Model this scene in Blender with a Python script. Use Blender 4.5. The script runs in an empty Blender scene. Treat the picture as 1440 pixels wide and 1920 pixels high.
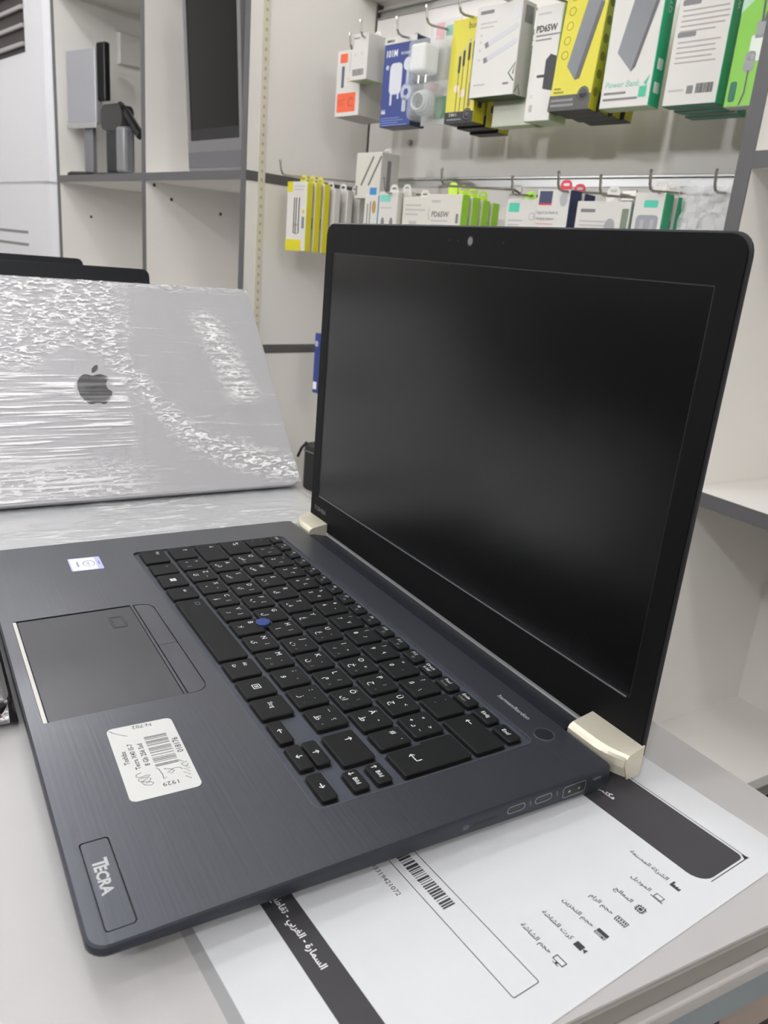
import bpy, bmesh, math, random, unicodedata
from mathutils import Vector, Matrix, Euler
from mathutils.geometry import tessellate_polygon
random.seed(7)
SC = bpy.context.scene
COL = SC.collection
U = 0.001
ZT = 0.914          # world height of the laptop deck (its z = 0 in millimetres); counter top is at 0.900
def W(x, y, z): return Vector((x*U, y*U, z*U + ZT))
def lin(c): return tuple((v/255/12.92 if v/255 <= .04045 else ((v/255+.055)/1.055)**2.4) for v in c)

# ------------------------------------------------------------------ camera
cam = bpy.data.cameras.new('camera'); camo = bpy.data.objects.new('camera', cam); COL.objects.link(camo)
RX = Vector((0.51057748, 0.85561673, 0.08503324)); RY = Vector((0.30635665, -0.0886212, -0.94778261)); RZ = Vector((-0.80340291, 0.50996695, -0.30737187))
m = Matrix((RX, -RY, -RZ)).transposed().to_4x4(); m.translation = W(516.03, -30.31, 196.07)
camo.matrix_world = m
cam.sensor_fit = 'VERTICAL'; cam.sensor_height = 36; cam.lens = 36*1464.556/1920
cam.clip_start = .01; cam.clip_end = 50
cam.dof.use_dof = True; cam.dof.focus_distance = .40; cam.dof.aperture_fstop = 24.0
SC.camera = camo
SC.view_settings.view_transform = 'Standard'; SC.view_settings.look = 'None'
SC.view_settings.exposure = -0.36; SC.view_settings.gamma = 1.0; SC.view_settings.use_curve_mapping = False
world = bpy.data.worlds.new('World'); SC.world = world; world.use_nodes = True
world.node_tree.nodes['Background'].inputs[0].default_value = (.9, .92, 1, 1)
world.node_tree.nodes['Background'].inputs[1].default_value = 0.25
# unseen globe lamps, some added to fill walls and shelves with light: x, y, z, watts, label
CEIL = 1780
TUBE_W = 18
LAMPS = [(-3300, 250, 1300, 55, 'at the far left end of the shop'), (-1400, -200, 1560, 24, 'above the wrapped laptops'), (-550, -60, 1560, 9, 'above the open laptop'),
         (2300, 220, 1400, 38, 'at the right wall of the shop, added to brighten the side panel'), (-300, -2100, 1000, 84, 'in the middle of the shop front, added as fill for the slat wall'), (-1700, -1700, 950, 70, 'left of the middle of the shop front, added as fill'), (1300, -1300, 1540, 78, 'right of the middle of the shop front, added as fill')]

# ------------------------------------------------------------------ materials
MATS = {}
def mat(name, rgb, rough=.5, metal=0., var=.0, scale=40., bump=0., bscale=200., coat=0., stretch=(1, 1, 1), spec=.5, alpha=1., trans=0., emit=0.):
    if name in MATS: return MATS[name]
    mt = bpy.data.materials.new(name); mt.use_nodes = True; nt = mt.node_tree; b = nt.nodes['Principled BSDF']
    c = lin(rgb)
    b.inputs['Base Color'].default_value = (*c, 1); b.inputs['Roughness'].default_value = rough; b.inputs['Metallic'].default_value = metal
    b.inputs['Coat Weight'].default_value = coat; b.inputs['Coat Roughness'].default_value = .3
    b.inputs['Specular IOR Level'].default_value = spec; b.inputs['Alpha'].default_value = alpha
    b.inputs['Transmission Weight'].default_value = trans
    if emit: b.inputs['Emission Color'].default_value = (*c, 1); b.inputs['Emission Strength'].default_value = emit
    tc = nt.nodes.new('ShaderNodeTexCoord'); mp = nt.nodes.new('ShaderNodeMapping'); mp.inputs['Scale'].default_value = stretch
    nt.links.new(tc.outputs['Object'], mp.inputs['Vector'])
    n = nt.nodes.new('ShaderNodeTexNoise'); n.inputs['Scale'].default_value = scale; n.inputs['Detail'].default_value = 4
    nt.links.new(mp.outputs['Vector'], n.inputs['Vector'])
    v = max(var, .015)
    r = nt.nodes.new('ShaderNodeMix'); r.data_type = 'RGBA'
    r.inputs['A'].default_value = (*[x*(1-v) for x in c], 1); r.inputs['B'].default_value = (*[min(1, x*(1+v)) for x in c], 1)
    nt.links.new(n.outputs['Fac'], r.inputs['Factor']); nt.links.new(r.outputs['Result'], b.inputs['Base Color'])
    if bump:
        n2 = nt.nodes.new('ShaderNodeTexNoise'); n2.inputs['Scale'].default_value = bscale; n2.inputs['Detail'].default_value = 5
        nt.links.new(mp.outputs['Vector'], n2.inputs['Vector'])
        bp = nt.nodes.new('ShaderNodeBump'); bp.inputs['Strength'].default_value = bump; bp.inputs['Distance'].default_value = .001
        nt.links.new(n2.outputs['Fac'], bp.inputs['Height']); nt.links.new(bp.outputs['Normal'], b.inputs['Normal'])
    MATS[name] = mt; return mt

WALLW = mat('white_laminate', (226, 223, 218), .45, var=.02, scale=3)
EDGE = mat('dark_grey_edging', (84, 83, 84), .5, var=.04, scale=20)
ALU = mat('aluminium', (176, 176, 174), .35, .9)
CHROME = mat('chrome_wire', (176, 172, 165), .25, .9)
COUNTER = mat('counter_laminate', (168, 166, 166), .42, var=.025, scale=9, bump=.02, bscale=60)
PAPER = mat('paper', (195, 197, 200), .75, var=.01)
INK = mat('black_print', (52, 51, 55), .6, var=.03, scale=15)
INKW = mat('white_print', (235, 235, 235), .6)
BLACK = mat('black_plastic', (20, 20, 22), .45)
DKGREY = mat('dark_grey_plastic', (62, 62, 66), .5)

# deck: brushed dark navy metal
def brushed(name, rgb, rough, metal, bumpv):
    mt = mat(name, rgb, rough, metal, var=.05, scale=30, stretch=(.25, 14, 14), bump=bumpv, bscale=45)
    return mt
DECK = brushed('brushed_navy_metal', (73, 76, 85), .36, .7, .10)
DECK.node_tree.nodes['Principled BSDF'].inputs['Coat Weight'].default_value = .6; DECK.node_tree.nodes['Principled BSDF'].inputs['Coat Roughness'].default_value = .3
SHELL = mat('navy_shell', (44, 47, 55), .42, .5, var=.03)
LIDM = mat('lid_shell_plastic', (30, 31, 34), .45, var=.03, spec=.25)
TRAY = mat('keyboard_tray', (76, 80, 90), .45, .45, var=.03, scale=60)
KEYM = mat('key_plastic', (26, 27, 28), .55, bump=.03, bscale=3000, spec=.16)
KEYSHADE = mat('key_side_shade', (7, 7, 8), .5)  # key sides and skirt, painted near-black for the shade in the key wells
KEYINK = mat('key_print', (226, 228, 230), .5)
KEYINK2 = mat('key_print_faint', (125, 127, 130), .5)
BEZEL = mat('bezel_plastic', (14, 14, 15), .55, bump=.03, bscale=4000, spec=.10)
SCREEN = mat('matte_lcd', (2, 2, 2), .27, spec=.42, var=.1)
GOLD = mat('champagne_metal', (205, 199, 182), .42, .55, var=.03, scale=300, bump=.02, bscale=3000)
PADM = mat('touchpad_surface', (62, 63, 68), .42, .2, var=.10, scale=55, stretch=(1, 2.5, 1))
SILVERGLINT = mat('polished_chamfer_glint', (232, 230, 226), .25, .35)  # polished edge; its bright reflection is put into the near-white colour
SILVERT = mat('silver_print', (172, 174, 176), .4, .3)
STICK = mat('label_paper', (194, 195, 194), .5)
PEN = mat('pen_ink', (70, 70, 72), .5)

def film(name, base, milk, stretch_a, amount=1.0):
    """stretch film tight over a surface: streaky creases that turn whitish where the film is crumpled"""
    mt = bpy.data.materials.new(name); mt.use_nodes = True; nt = mt.node_tree; L = nt.links.new
    b = nt.nodes['Principled BSDF']
    tc = nt.nodes.new('ShaderNodeTexCoord')
    def noise(scale, st, detail=4, rot=0., off=0., dist=0.):
        mp = nt.nodes.new('ShaderNodeMapping'); mp.inputs['Scale'].default_value = st; mp.inputs['Rotation'].default_value = (0, 0, rot); mp.inputs['Location'].default_value = (off, off*.7, 0)
        L(tc.outputs['Object'], mp.inputs['Vector'])
        n = nt.nodes.new('ShaderNodeTexNoise'); n.inputs['Scale'].default_value = scale; n.inputs['Detail'].default_value = detail; n.inputs['Distortion'].default_value = dist
        L(mp.outputs['Vector'], n.inputs['Vector']); return n.outputs['Fac']
    def ramp(f, a, c):
        r = nt.nodes.new('ShaderNodeMapRange'); r.inputs['From Min'].default_value = a; r.inputs['From Max'].default_value = c
        L(f, r.inputs['Value']); return r.outputs['Result']
    def op(o, a, c):
        x = nt.nodes.new('ShaderNodeMath'); x.operation = o
        for i, v in enumerate((a, c)):
            if isinstance(v, (int, float)): x.inputs[i].default_value = v
            else: L(v, x.inputs[i])
        return x.outputs[0]
    streak = noise(60, (2.6, .28, 1), 5, .06, 3., .4)
    fine = noise(150, (2.2, .42, 1), 5, -.1, 1., .6)
    diag = noise(70, (3.2, .25, 1), 3, .75, 5.)
    zone = ramp(noise(9, (1, .8, 1), 2, .5, 2.2, 1.2), .47, .56)
    zone2 = ramp(noise(6, (1, 1, 1), 2, 0, 7.7, .5), .45, .62)
    crump = op('MULTIPLY', op('MAXIMUM', ramp(streak, .54, .66), ramp(fine, .56, .68)), zone)
    dl = op('MULTIPLY', ramp(diag, .6, .72), op('MULTIPLY', zone2, .7))
    crease = op('MULTIPLY', op('MAXIMUM', crump, dl), amount)
    mx = nt.nodes.new('ShaderNodeMix'); mx.data_type = 'RGBA'
    mx.inputs['A'].default_value = (*lin(base), 1); mx.inputs['B'].default_value = (*lin(milk), 1)
    L(op('MULTIPLY', crease, .85), mx.inputs['Factor']); L(mx.outputs['Result'], b.inputs['Base Color'])
    bp = nt.nodes.new('ShaderNodeBump'); bp.inputs['Strength'].default_value = .55; bp.inputs['Distance'].default_value = .002
    hgt = op('ADD', op('MULTIPLY', crease, 1.), op('MULTIPLY', op('MULTIPLY', fine, zone), .8))
    L(hgt, bp.inputs['Height']); L(bp.outputs['Normal'], b.inputs['Normal'])
    b.inputs['Roughness'].default_value = .28; b.inputs['Metallic'].default_value = .0
    b.inputs['Coat Weight'].default_value = 1.; b.inputs['Coat Roughness'].default_value = .06
    L(bp.outputs['Normal'], b.inputs['Coat Normal'])
    MATS[name] = mt; return mt
FILM_S = film('film_over_silver', (176, 175, 178), (246, 246, 246), 1)
FILM_D = film('film_over_dark', (52, 50, 53), (150, 148, 150), 1, .6)
FILM_F = film('film_over_pale', (178, 180, 182), (242, 243, 244), 1)

def clear_mat(name, rgb=(240, 245, 245), mixf=.25, rough=.12):
    mt = bpy.data.materials.new(name); mt.use_nodes = True; nt = mt.node_tree
    b = nt.nodes['Principled BSDF']; b.inputs['Base Color'].default_value = (*lin(rgb), 1); b.inputs['Roughness'].default_value = rough
    b.inputs['Coat Weight'].default_value = .6
    tr = nt.nodes.new('ShaderNodeBsdfTransparent'); mx = nt.nodes.new('ShaderNodeMixShader'); mx.inputs[0].default_value = mixf
    n = nt.nodes.new('ShaderNodeTexNoise'); n.inputs['Scale'].default_value = 45; bp = nt.nodes.new('ShaderNodeBump'); bp.inputs['Strength'].default_value = .5; bp.inputs['Distance'].default_value = .004
    nt.links.new(n.outputs['Fac'], bp.inputs['Height']); nt.links.new(bp.outputs['Normal'], b.inputs['Normal']); nt.links.new(bp.outputs['Normal'], b.inputs['Coat Normal'])
    nt.links.new(tr.outputs[0], mx.inputs[1]); nt.links.new(b.outputs[0], mx.inputs[2])
    nt.links.new(mx.outputs[0], nt.nodes['Material Output'].inputs['Surface'])
    MATS[name] = mt; return mt
CLEAR = clear_mat('clear_plastic')
CLEARTHIN = clear_mat('clear_thin_bag', (235, 236, 236), .03, .05)
CLEARBAG = clear_mat('clear_bag', (235, 236, 236), .45)

# ------------------------------------------------------------------ mesh helpers (millimetres)
ORG = [Vector((0, 0, 0))]
def mesh(name, verts, faces, mats, fm=None, smooth=False):
    me = bpy.data.meshes.new(name); me.from_pydata([Vector(v)*U for v in verts], [], faces)
    for k in (mats if isinstance(mats, (list, tuple)) else [mats]): me.materials.append(k)
    if fm: me.polygons.foreach_set('material_index', fm)
    if smooth:
        me.polygons.foreach_set('use_smooth', [True]*len(me.polygons)); me.update(); me.set_sharp_from_angle(angle=math.radians(40))
    me.update(); return me
def link(name, me, parent=None, loc=(0, 0, 0), rot=(0, 0, 0)):
    o = bpy.data.objects.new(name, me); COL.objects.link(o)
    if parent is not None: o.parent = parent; o.location = Vector(loc)*U
    else: o.location = W(*loc)
    o.rotation_euler = rot; return o
def obj(name, vf, mats, parent=None, loc=(0, 0, 0), rot=(0, 0, 0), smooth=False, fm=None):
    v, f = vf[0], vf[1]
    return link(name, mesh(name, v, f, mats, fm, smooth), parent, loc, rot)
def tag(o, label=None, cat=None, group=None, kind=None):
    if label: o['label'] = label
    if cat: o['category'] = cat
    if group: o['group'] = group
    if kind: o['kind'] = kind
    return o
def thing(name, label, cat, loc, rotz=0., group=None, rot=None):
    o = link(name, None, None, loc, rot or (0, 0, rotz)); o.empty_display_size = .02
    return tag(o, label, cat, group)
def shift(vf, d): return [Vector(v)+Vector(d) for v in vf[0]], vf[1]
def join(*vfs):
    V, F = [], []
    for v, f in vfs:
        k = len(V); V += [Vector(x) for x in v]; F += [tuple(i+k for i in q) for q in f]
    return V, F
def box(x0, x1, y0, y1, z0, z1):
    return ([(x0, y0, z0), (x1, y0, z0), (x1, y1, z0), (x0, y1, z0), (x0, y0, z1), (x1, y0, z1), (x1, y1, z1), (x0, y1, z1)],
            [(0, 3, 2, 1), (4, 5, 6, 7), (0, 1, 5, 4), (1, 2, 6, 5), (2, 3, 7, 6), (3, 0, 4, 7)])
def bbox(x0, x1, y0, y1, z0, z1, b=1., seg=2):
    """box with rounded edges"""
    bm = bmesh.new(); v, f = box(x0, x1, y0, y1, z0, z1)
    vs = [bm.verts.new(p) for p in v]
    for q in f: bm.faces.new([vs[i] for i in q])
    b = min(b, .45*min(abs(x1-x0), abs(y1-y0), abs(z1-z0)))
    bmesh.ops.bevel(bm, geom=list(bm.edges), offset=b, segments=seg, profile=.5, affect='EDGES')
    bm.verts.index_update()
    r = [v.co.copy() for v in bm.verts], [tuple(v.index for v in q.verts) for q in bm.faces]; bm.free(); return r
def rrect(x0, y0, x1, y1, r, seg=5):
    r4 = r if isinstance(r, (tuple, list)) else (r,)*4   # BL BR TR TL
    P = []
    for (cx, cy, sx, sy, a0, rr) in ((x0, y0, 1, 1, math.pi, r4[0]), (x1, y0, -1, 1, 1.5*math.pi, r4[1]), (x1, y1, -1, -1, 0, r4[2]), (x0, y1, 1, -1, .5*math.pi, r4[3])):
        if rr <= 0: P.append((cx, cy)); continue
        for k in range(seg+1):
            a = a0 + k/seg*math.pi/2
            P.append((cx+sx*rr+rr*math.cos(a), cy+sy*rr+rr*math.sin(a)))
    return P
def circle(cx, cy, r, n=24, ry=None): return [(cx+r*math.cos(2*math.pi*k/n), cy+(ry or r)*math.sin(2*math.pi*k/n)) for k in range(n)]
def plate(loops, z0, z1):
    """flat plate with holes; loops[0] outer"""
    flat = [p for l in loops for p in l]; n = len(flat)
    tri = tessellate_polygon([[Vector((p[0], p[1], 0)) for p in l] for l in loops])
    V = [(p[0], p[1], z1) for p in flat] + [(p[0], p[1], z0) for p in flat]; F = []
    for t in tri:
        a, b, c = (Vector(flat[i]) for i in t)
        if (b-a).cross(c-a) < 0: t = t[::-1]
        F.append(tuple(t)); F.append(tuple(i+n for i in t[::-1]))
    k = 0
    for li, l in enumerate(loops):
        m_ = len(l); ar = sum(l[i][0]*l[(i+1) % m_][1]-l[(i+1) % m_][0]*l[i][1] for i in range(m_))
        out = (ar > 0) == (li == 0)
        for i in range(m_):
            a, b = k+i, k+(i+1) % m_
            F.append((a, a+n, b+n, b) if out else (b, b+n, a+n, a))
        k += m_
    return V, F
def loft(rings, cap0=True, cap1=True):
    V = [p for r in rings for p in r]; n = len(rings[0]); F = []
    for k in range(len(rings)-1):
        for i in range(n):
            a = k*n+i; b = k*n+(i+1) % n; F.append((a, b, b+n, a+n))
    if cap0: F.append(tuple(range(n))[::-1])
    if cap1: F.append(tuple(range((len(rings)-1)*n, len(rings)*n)))
    return V, F
def tube(pts, r, n=8):
    pts = [Vector(p) for p in pts]; rings = []; up = None
    for i, p in enumerate(pts):
        d = (pts[min(i+1, len(pts)-1)]-pts[max(i-1, 0)]).normalized()
        if up is None: up = d.orthogonal().normalized()
        s = d.cross(up)
        s = s.normalized() if s.length > 1e-6 else d.orthogonal().normalized()
        up = s.cross(d).normalized(); rr = r[i] if isinstance(r, (list, tuple)) else r
        rings.append([p+(s*math.cos(2*math.pi*k/n)+up*math.sin(2*math.pi*k/n))*rr for k in range(n)])
    return loft(rings)
def stroke2d(pts, w, z=0.):
    """flat pen stroke through 2-D points"""
    V, F = [], []
    for i, p in enumerate(pts):
        a = Vector(pts[max(i-1, 0)]); b = Vector(pts[min(i+1, len(pts)-1)]); d = (b-a)
        d = d.normalized() if d.length > 0 else Vector((1, 0)); nn = Vector((-d.y, d.x))*w/2
        V += [(p[0]+nn.x, p[1]+nn.y, z), (p[0]-nn.x, p[1]-nn.y, z)]
    for i in range(len(pts)-1): F.append((2*i, 2*i+1, 2*i+3, 2*i+2))
    return V, F
def xform(vf, M): return [M @ Vector(v) for v in vf[0]], vf[1]

# ------------------------------------------------------------------ lettering
FORMS = {}
for cp in list(range(0xFE70, 0xFEFD)):
    d = unicodedata.decomposition(chr(cp)).split()
    if len(d) == 2: FORMS.setdefault(chr(int(d[1], 16)), {})[d[0]] = chr(cp)
def arabic(s):
    out = []
    def joins_next(c): return '<initial>' in FORMS.get(c, {})
    def letter(c): return c in FORMS
    for i, c in enumerate(s):
        f = FORMS.get(c)
        if not f: out.append(c); continue
        p = i > 0 and letter(s[i-1]) and joins_next(s[i-1]); n = i+1 < len(s) and letter(s[i+1]) and joins_next(c)
        k = '<medial>' if p and n else '<final>' if p else '<initial>' if n else '<isolated>'
        out.append(f.get(k) or f.get('<final>' if p else '<isolated>') or c)
    return ''.join(reversed(out))
TXT = {}
def text(body, size, align='CENTER', bold=0., sx=1., italic=0.):
    """lettering as a flat mesh: height of capitals = size mm, centred on its baseline middle"""
    key = (body, size, align, bold, sx, italic)
    if key in TXT: return TXT[key]
    cu = bpy.data.curves.new('lettering', 'FONT'); cu.body = body; cu.size = 1; cu.resolution_u = 2; cu.align_x = align; cu.offset = bold; cu.shear = italic
    o = bpy.data.objects.new('lettering', cu); COL.objects.link(o)
    me = bpy.data.meshes.new_from_object(o.evaluated_get(bpy.context.evaluated_depsgraph_get()))
    s = size/.70
    V = [(v.co.x*s*sx, v.co.y*s, 0) for v in me.vertices]; F = [tuple(p.vertices) for p in me.polygons]
    bpy.data.objects.remove(o); bpy.data.curves.remove(cu); bpy.data.meshes.remove(me)
    TXT[key] = (V, F); return V, F
def ctext(body, size, **k):
    """lettering centred on its own box"""
    V, F = text(body, size, 'LEFT', **k)
    if not V: return V, F
    mx = (min(v[0] for v in V)+max(v[0] for v in V))/2; my = (min(v[1] for v in V)+max(v[1] for v in V))/2
    return [(v[0]-mx, v[1]-my, 0) for v in V], F

# ================================================================== THE ROOM
YAW = math.radians(12); PW = (-330, 1088, 0)      # frame of the slat wall: x = s along the wall, y = -n out of the wall
def S(o, label=None, cat=None): return tag(o, label, cat, kind='structure')
FLOORM = mat('floor_tiles', (92, 90, 88), .4, var=.08, scale=4)
CEILM = mat('ceiling_paint', (226, 225, 222), .8)
FRONTM = mat('dark_shop_front', (20, 17, 15), .5, var=.1, scale=6)
S(obj('floor', box(-4200, 2600, -2700, 2200, -934, -914), FLOORM), 'grey tiled shop floor', 'floor')
S(obj('ceiling', box(-4200, 2600, -2700, 2200, 1796, 1826), CEILM), 'white painted shop ceiling', 'ceiling')
S(obj('wall_left', box(-4300, -4200, -2700, 2200, -914, 1796), WALLW), 'white wall at the far left end of the shop', 'wall')
S(obj('wall_right', box(2600, 2700, -2700, 2200, -914, 1796), WALLW), 'white wall behind the camera to the right', 'wall')
S(obj('wall_front', box(-4200, 2600, -2800, -2700, -914, 1796), FRONTM), 'dark brown shop front behind the camera', 'wall')
for lx, ly, lz, lw, where in LAMPS:
    t = thing('unseen_lamp', 'unseen white globe lamp hanging ' + where, 'lamp', (lx, ly, lz), group='globe lamps on the shop ceiling')
    r_ = 70.
    rings = [[(r_*math.sin(a)*math.cos(b), r_*math.sin(a)*math.sin(b), -r_*math.cos(a)) for b in [2*math.pi*k/12 for k in range(12)]] for a in [math.pi*q/8 for q in (.4, 1, 2, 3, 4, 5, 6, 7, 7.6)]]
    em = mat('lamp_glow_%d' % lw, (250, 250, 252), .6, emit=lw/(math.pi*4*math.pi*(r_*U)**2))
    obj('globe', loft(rings), em, t)
    obj('rod', tube([(0, 0, r_-2), (0, 0, 1796-lz)], 6), ALU, t)
    obj('canopy', loft([[(rr*math.cos(b), rr*math.sin(b), z) for b in [2*math.pi*k/16 for k in range(16)]] for rr, z in ((12, 1770-lz), (45, 1786-lz), (45, 1795-lz))]), ALU, t)

# unseen tube lamp above the counter, added to put highlights on the film
tl = thing('added_tube_lamp', 'unseen ceiling tube lamp above the counter, added for highlights on the film', 'lamp', (170, -430, 1700))
obj('tube', tube([(0, -650, 0), (0, 650, 0)], 14, 10), mat('tube_glow', (250, 250, 252), .6, emit=TUBE_W/(math.pi*2*math.pi*.014*1.3)), tl)
obj('fixture', bbox(-30, 30, -670, 670, 20, 95, 6), ALU, tl)
# --- slat wall
wb = S(obj('wall_back', box(-3600, 2700, 16, 60, -914, 1796), WALLW, loc=PW, rot=(0, 0, YAW)), 'white slat wall hung with phone accessories', 'wall')
GROOVES = [-786, -500, -214, 71, 356, 690]
for a, b in zip(GROOVES[:-1], GROOVES[1:]):
    obj('slat', bbox(-857, 150, 0, 16, a+9, b-9, 1.2, 1), WALLW, wb)
for g in GROOVES[1:]:
    obj('channel', join(box(-857, 150, 6, 15.5, g-9, g+9), box(-857, 150, -1, 7, g-9, g-6), box(-857, 150, -1, 7, g+6, g+9)), ALU, wb)
obj('corner_gap', box(-861, -857, 2, 15, -914, 712), mat('dark_gap', (70, 62, 54), .8), wb)
obj('header_board', bbox(-860, 150, -50, 0, 715, 735, 1), WALLW, wb)
bolt = obj('cam_bolt', join(plate([circle(0, 0, 7)], 0, 3), plate([circle(0, 0, 4)], 3, 6)), CHROME, wb, (-721, 0, 435), (math.pi/2, 0, 0))

# --- left shelving unit (side panel faces right)
su = thing('shelving_unit', 'white cubby shelving with dark grey edges holding old monitors', 'shelving', (PW[0]-861*math.cos(YAW), PW[1]-861*math.sin(YAW), -914), YAW)
ZB = -914
def SUB(name, vf, m, p=su): return obj(name, shift(vf, (861, 0, 914)), m, p)
DEP = 318
SUB('side_board', bbox(-879, -861, -DEP, 0, ZB, 1500, .8, 1), WALLW)
SUB('divider_board', bbox(-1312, -1294, -DEP, -11, ZB, 1500, .8, 1), WALLW)
SUB('side_board', bbox(-1833, -1815, -DEP, 0, ZB, 1500, .8, 1), WALLW)
SUB('back_board', box(-1815, -879, -10, 0, ZB, 1500), WALLW)
for z0 in (-760, -390, -24, 325, 800):
    for a, b in ((-1294, -879), (-1815, -1312)):
        SUB('shelf_board', box(a, b, -DEP+.5, -10, z0, z0+18), WALLW)
        SUB('edge_band', box(a, b, -DEP-1, -DEP+.5, z0, z0+18), EDGE)
for a in (-879, -1312, -1833): SUB('edge_band', box(a-.2, a+18.2, -DEP-1.2, -DEP, ZB, 1500), EDGE)
for z0 in (-24, 325): SUB('dark_band', box(-861.2, -859.8, -DEP, -2, z0-1, z0+18), EDGE)
strip = SUB('led_strip', box(-861.2, -859.4, -290, -273, ZB+2, 1500), mat('ivory_strip', (208, 203, 186), .5, var=.06, scale=60))
chips = [box(-859.4, -858.9, -284, -279, z, z+6) for z in range(-100, 760, 17)]
SUB('led_chips', join(*chips), mat('led_chip', (176, 164, 136), .4), su)
for s_, n_, z_ in ((-1294, 250, 290), (-1294, 110, 270), (-1815, 230, 240), (-1294, 296, 318)):
    SUB('screw_hole', shift(xform(plate([circle(0, 0, 4, 12)], 0, .6), Matrix.Rotation(math.pi/2, 4, 'Y')), (s_, -n_, z_)), DKGREY)

# --- right shelving unit
ru = thing('shelving_unit', 'white cubby shelving with dark grey edges behind the laptop screen, right side', 'shelving', (-173, 880, -914))
def RUB(name, vf, m): return obj(name, shift(vf, (173, -880, 914)), m, ru)
RUB('side_board', bbox(-172.5, -152, 881, 1150, ZB, 1300, .6, 1), WALLW)
RUB('side_board', bbox(602, 620, 881, 1150, ZB, 1300, .6, 1), WALLW)
RUB('back_board', box(-152, 602, 1140, 1150, ZB, 1300), WALLW)
for z0, x1 in ((-86, 602), (340, 602), (760, 602), (-480, 10)):
    RUB('shelf_board', box(-152, x1, 881.5, 1140, z0, z0+18.5), WALLW)
    RUB('edge_band', box(-152, x1, 879.5, 881.5, z0-.5, z0+19), EDGE)
RUB('edge_band', box(-173, -152, 879.3, 881, ZB, 1300), EDGE)
RUB('edge_band', box(602, 620, 879.3, 881, ZB, 1300), EDGE)
RUB('lower_panel', box(10, 602, 890, 1140, -520, -500), mat('dark_board', (48, 46, 44), .5))

# --- counter: display case with a white top
ct = thing('counter', 'white laminate shop counter under the laptop and papers', 'counter', (-250, 0, -914))
def ex(y): return 397.4+.055*y
def CT(name, vf, m): return obj(name, shift(vf, (250, 0, 914)), m, ct)
def shear(vf): return [(v[0]+.055*v[1], v[1], v[2]) for v in vf[0]], vf[1]
top = plate([[(-950, -270), (ex(-270), -270), (ex(278), 278), (-950, 278)]], -32, -14)
CT('counter_top', top, COUNTER)
CT('rubber_trim', shear(box(397.4, 398.6, -270, 278, -23, -15.2)), mat('grey_trim', (122, 119, 114), .6))
CT('metal_profile', shear(bbox(398, 402.5, -270, 278, -30, -23, 1)), mat('pale_profile', (172, 169, 166), .5, .2))
CT('glass_panel', shear(box(398, 400.5, -270, 270, -46, -30)), mat('bluish_glass_edge', (128, 134, 138), .25))
CT('inner_lining', shear(box(390, 398, -270, 268, -66, -46)), mat('brown_lining', (134, 122, 114), .6, var=.15, scale=30))
CT('price_tag', shear(bbox(398.4, 399.4, 178, 196, -60, -48, .4)), mat('purple_dark', (52, 34, 44), .4))
CT('front_panel', shear(box(380, 396, -260, 265, ZB, -66)), mat('dark_base_panel', (40, 38, 38), .5))
CT('back_panel', box(-940, -920, -260, 265, ZB, -32), WALLW)
CT('side_panel', box(-920, 384, 252, 268, ZB, -32), WALLW)
CT('bottom_board', box(-920, 370, -260, 252, ZB+40, ZB+58), WALLW)

# ================================================================== THE LAPTOP (x right, y towards the hinge, z = 0 on the deck)
LO = Vector((166, 110, -14))
lap = thing('laptop', 'dark navy business laptop open on the counter, facing the camera', 'laptop', tuple(LO))
def LP(name, vf, m, p=lap, smooth=False): return obj(name, shift(vf, -LO), m, p, smooth=smooth)
def LC(name, vf, m, loc, rot=(0, 0, 0), p=lap): return obj(name, vf, m, p, Vector(loc)-LO, rot)
D = 213.
def hside(y): return 3.6 if y < 70 else 3.6 + (y-70)/130*6.2
def ring(inset, zf, r=6.):
    return [(x, y, zf(y)) for x, y in rrect(inset, inset, 332-inset, D-min(inset, .6), (max(r-inset*.3, 1),)*2+(2.5, 2.5), 6)]
base = loft([ring(10, lambda y: -12.2, 8), ring(2.2, lambda y: -hside(y)-1.6), ring(.4, lambda y: -hside(y)), ring(0, lambda y: -hside(y)+.8), ring(0, lambda y: -1.2), ring(.25, lambda y: -.4), ring(1., lambda y: 0.)], cap1=False)
LP('base_shell', base, SHELL, smooth=True)
KB = rrect(30, 86.3, 304.5, 193, 4.2); PADH = rrect(107.6, 6.2, 208.6, 66.4, .8, 2); BTN = rrect(108.4, 67.6, 208.8, 78.2, (.6, .6, 7, 7)); BDG = rrect(286, 5.8, 326.6, 15.6, 1.2, 3)
outer = [(x, y) for x, y, z in ring(1., lambda y: 0.)]
deck = LP('deck_plate', plate([outer, KB, PADH, BTN, BDG], -1.3, 0), DECK)
LP('keyboard_tray', plate([rrect(29, 85.3, 305.5, 194, 4.5)], -2.6, -1.25), TRAY)
LP('tray_lip', plate([rrect(29.7, 86., 304.8, 193.3, 4.4), rrect(30.3, 86.6, 304.2, 192.7, 3.9)], -1.25, .12), mat('lip_metal', (92, 95, 104), .35, .6))
LP('palm_recess', plate([rrect(104, 4, 212, 80, 2, 2)], -2.4, -1.3), BLACK)
LP('badge_recess', plate([rrect(285, 5, 327.5, 16.4, 1.2, 3)], -1.6, -1.3), BLACK)
for x, y in ((40, 20), (292, 20), (40, 190), (292, 190)):
    LP('rubber_foot', plate([rrect(x-14, y-5, x+14, y+5, 4)], -14, -12.1), BLACK)
# hinge valley behind the deck
LP('hinge_bar', loft([[(x, 213, -1.0), (x, 218, -1.2), (x, 229, -3.6), (x, 229, -10.5), (x, 213, -11)] for x in (31.5, 301)]), SHELL)
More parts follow.
